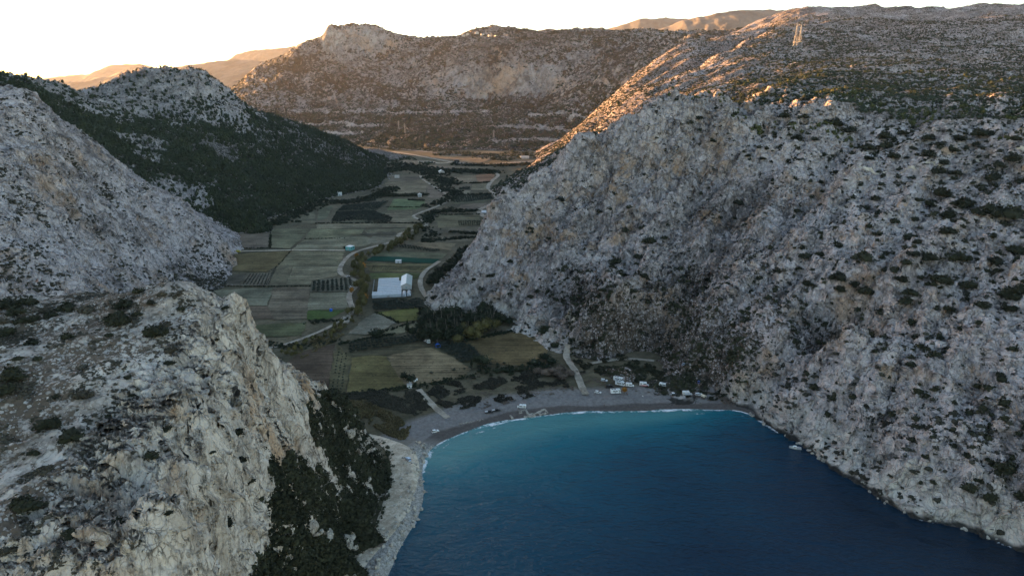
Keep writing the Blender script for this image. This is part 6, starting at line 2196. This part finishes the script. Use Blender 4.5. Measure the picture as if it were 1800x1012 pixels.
# ------------------------------------------------------------------ the boat
def boat():
    p = W0(1398, 788)
    r = thing('motorboat', 'small white motorboat lying off the rocky shore', 'boat', (p[0], p[1], 0.0), math.radians(165))
    bm = bmesh.new()
    st = [(-3.0, 1.05, 0.75), (-1.5, 1.15, 0.78), (0.3, 1.12, 0.85), (1.6, 0.85, 0.95), (2.6, 0.4, 1.08), (3.2, 0.03, 1.18)]
    rows = []
    for x, hw, top in st:
        rows.append([bm.verts.new(c) for c in ((x, -hw, top), (x, -hw * 0.85, 0.15), (x - 0.05, 0, -0.3 + 0.25 * (x > 2.5)), (x, hw * 0.85, 0.15), (x, hw, top))])
    for a, b in zip(rows[:-1], rows[1:]):
        for i in range(4):
            bm.faces.new((a[i], a[i + 1], b[i + 1], b[i]))
    bm.faces.new(rows[0])
    bm.faces.new(rows[-1])
    part('hull', bm, M_WHITE, r, 0, True)
    bm = bmesh.new()
    dk = [[bm.verts.new((x, s * hw * 0.96, top - 0.06)) for s in (-1, 1)] for x, hw, top in st]
    for a, b in zip(dk[:-1], dk[1:]):
        bm.faces.new((a[0], a[1], b[1], b[0]))
    part('deck', bm, M_SILVER, r)
    bm = bmesh.new()
    bm_prism(bm, [(-0.6, 0.8), (1.5, 0.9), (0.9, 1.55), (-0.5, 1.6)], -0.72, 0.72)
    part('cabin', bm, M_WHITE, r, 0.06)
    for s in (-1, 1):
        bm = bmesh.new()
        bm_box(bm, (0.3, s * 0.73, 1.28), (1.1, 0.04, 0.28))
        part('window', bm, M_DARKGLASS, r)
    bm = bmesh.new()
    bm_prism(bm, [(-3.35, 0.1), (-3.05, 0.1), (-3.0, 1.1), (-3.4, 1.15)], -0.2, 0.2)
    part('outboard_motor', bm, M_BLACKP, r, 0.04)
    bm = bmesh.new()
    for s in (-1, 1):
        bm_bar(bm, (1.5, s * 0.85, 0.95), (1.5, s * 0.82, 1.4), 0.03)
        bm_bar(bm, (1.5, s * 0.82, 1.4), (3.0, s * 0.06, 1.6), 0.03)
    part('rail', bm, M_STEEL, r)


boat()


# ------------------------------------------------------------------ people on the beach
def person_mesh(step, arm):
    j = {'pelvis': (0, 0, 0.93), 'waist': (0, 0, 1.08), 'chest': (0, 0.01, 1.30), 'neck': (0, 0.0, 1.50), 'chin': (0, 0.02, 1.58), 'head': (0, 0.01, 1.68), 'top': (0, 0, 1.77),
         'ls': (-0.19, 0, 1.43), 'le': (-0.25, -0.02 - arm, 1.15), 'lw': (-0.26, 0.06 - arm, 0.90), 'lh': (-0.26, 0.09 - arm, 0.80),
         'rs': (0.19, 0, 1.43), 're': (0.25, -0.02 + arm, 1.15), 'rw': (0.26, 0.08 + arm, 0.90), 'rh': (0.26, 0.11 + arm, 0.80),
         'lt': (-0.10, 0, 0.90), 'lk': (-0.11, 0.04 + step, 0.50), 'la': (-0.11, -0.02 + step * 1.8, 0.09), 'lf': (-0.12, 0.16 + step * 1.8, 0.04),
         'rt': (0.10, 0, 0.90), 'rk': (0.11, 0.04 - step * 0.6, 0.50), 'ra': (0.11, -0.04 - step * 1.6, 0.09), 'rf': (0.12, 0.13 - step * 1.5, 0.04)}
    rad = {'pelvis': 0.15, 'waist': 0.135, 'chest': 0.16, 'neck': 0.055, 'chin': 0.075, 'head': 0.10, 'top': 0.07, 'ls': 0.065, 'le': 0.045, 'lw': 0.032, 'lh': 0.04, 'rs': 0.065, 're': 0.045, 'rw': 0.032, 'rh': 0.04,
           'lt': 0.095, 'lk': 0.06, 'la': 0.045, 'lf': 0.04, 'rt': 0.095, 'rk': 0.06, 'ra': 0.045, 'rf': 0.04}
    ed = [('pelvis', 'waist'), ('waist', 'chest'), ('chest', 'neck'), ('neck', 'chin'), ('chin', 'head'), ('head', 'top'), ('chest', 'ls'), ('ls', 'le'), ('le', 'lw'), ('lw', 'lh'), ('chest', 'rs'), ('rs', 're'), ('re', 'rw'), ('rw', 'rh'),
          ('pelvis', 'lt'), ('lt', 'lk'), ('lk', 'la'), ('la', 'lf'), ('pelvis', 'rt'), ('rt', 'rk'), ('rk', 'ra'), ('ra', 'rf')]
    nm = list(j)
    me = bpy.data.meshes.new('person')
    me.from_pydata([j[k] for k in nm], [(nm.index(a), nm.index(b)) for a, b in ed], [])
    o = bpy.data.objects.new('person', me)
    S.collection.objects.link(o)
    o.modifiers.new('skin', 'SKIN').use_smooth_shade = True
    for i, k in enumerate(nm):
        o.data.skin_vertices[0].data[i].radius = (rad[k], rad[k])
        o.data.skin_vertices[0].data[i].use_root = k == 'pelvis'
    o.modifiers.new('sub', 'SUBSURF').levels = 1
    dg = bpy.context.evaluated_depsgraph_get()
    m2 = bpy.data.meshes.new_from_object(o.evaluated_get(dg))
    bpy.data.objects.remove(o)
    return m2


M_SKIN = flat_mat('skin', (0.45, 0.27, 0.19), 0.6)
M_HAIR = flat_mat('dark_hair', (0.03, 0.02, 0.015), 0.8)
CLOTH = {k: flat_mat(k + '_cloth', c, 0.9) for k, c in dict(black=(0.015, 0.015, 0.017), navy=(0.02, 0.03, 0.07), grey=(0.12, 0.12, 0.12), red=(0.25, 0.03, 0.03), brown=(0.08, 0.05, 0.035)).items()}
PM = [person_mesh(0.0, 0.0), person_mesh(0.12, 0.06), person_mesh(-0.10, -0.05)]


def person(label, px, py, rz, top, legs, k):
    me = PM[k].copy()
    me.materials.clear()
    for m in (CLOTH[legs], CLOTH[top], M_SKIN):
        me.materials.append(m)
    for f in me.polygons:
        c = f.center
        f.material_index = 2 if c.z > 1.50 or (abs(c.x) > 0.2 and c.z < 0.92) else (1 if c.z > 0.97 or abs(c.x) > 0.2 else 0)
    o = bpy.data.objects.new('person', me)
    S.collection.objects.link(o)
    x, y, z = on_ground(px, py)
    o.location = (x, y, z)
    o.rotation_euler = (0, 0, rz)
    tag(o, label, 'person')
    bm = bmesh.new()
    bmesh.ops.create_icosphere(bm, subdivisions=2, radius=0.112)
    for v in bm.verts:
        v.co.z = v.co.z * 0.9 + 1.715
        v.co.y = v.co.y - 0.02
        if v.co.z < 1.70 and v.co.y > 0.0:
            v.co.z = 1.70
    part('hair', bm, M_HAIR, o, 0, True)
    return o


person('person in black standing on the wet shingle left of the pair', 1062, 715, 0.4, 'black', 'black', 0)
person('person in navy walking on the wet shingle, left one of the pair', 1102, 715.5, 1.5, 'navy', 'black', 1)
person('person in grey walking on the wet shingle, right one of the pair', 1106.5, 715.5, 1.3, 'grey', 'navy', 2)
person('person in black on the middle of the beach below the awning camper, left one', 1177, 713, -0.6, 'black', 'grey', 0)
person('person in brown on the middle of the beach below the awning camper, right one', 1181, 713.5, -0.9, 'brown', 'black', 2)
person('person in dark clothes standing near the water below the white car', 1222.5, 709.5, 2.0, 'navy', 'black', 1)
person('person in black standing on the shingle right of the cream tent', 1243, 702, 0.0, 'black', 'black', 0)
person('person in black beside the orange bush', 1101, 694, 0.0, 'black', 'navy', 0)
person('person in red beside the orange bush, next to the one in black', 1103, 695, 2.4, 'red', 'black', 2)

# ------------------------------------------------------------------ the air
def build_haze():
    bm = bmesh.new()
    x0, x1, y0, y1, z0, z1 = -9800, 9800, -300, 13500, -40, 1000
    v = [bm.verts.new(c) for c in ((x0, y0, z0), (x1, y0, z0), (x1, y1, z0), (x0, y1, z0), (x0, y0, z1), (x1, y0, z1), (x1, y1, z1), (x0, y1, z1))]
    for f in ((0, 3, 2, 1), (4, 5, 6, 7), (0, 1, 5, 4), (1, 2, 6, 5), (2, 3, 7, 6), (3, 0, 4, 7)):
        bm.faces.new([v[i] for i in f])
    me = bpy.data.meshes.new('haze')
    bm.to_mesh(me)
    bm.free()
    o = bpy.data.objects.new('haze', me)
    S.collection.objects.link(o)
    m = bpy.data.materials.new('haze_air')
    m.use_nodes = True
    nt = m.node_tree
    nt.nodes.clear()
    out = nt.nodes.new('ShaderNodeOutputMaterial')
    vol = nt.nodes.new('ShaderNodeVolumePrincipled')
    vol.inputs['Color'].default_value = (0.92, 0.93, 0.99, 1)
    vol.inputs['Density'].default_value = HAZE_DENSITY
    vol.inputs['Anisotropy'].default_value = 0.35
    nt.links.new(vol.outputs[0], out.inputs['Volume'])
    me.materials.append(m)
    return tag(o, kind='stuff')


HAZE_DENSITY = 1.5e-5
build_haze()
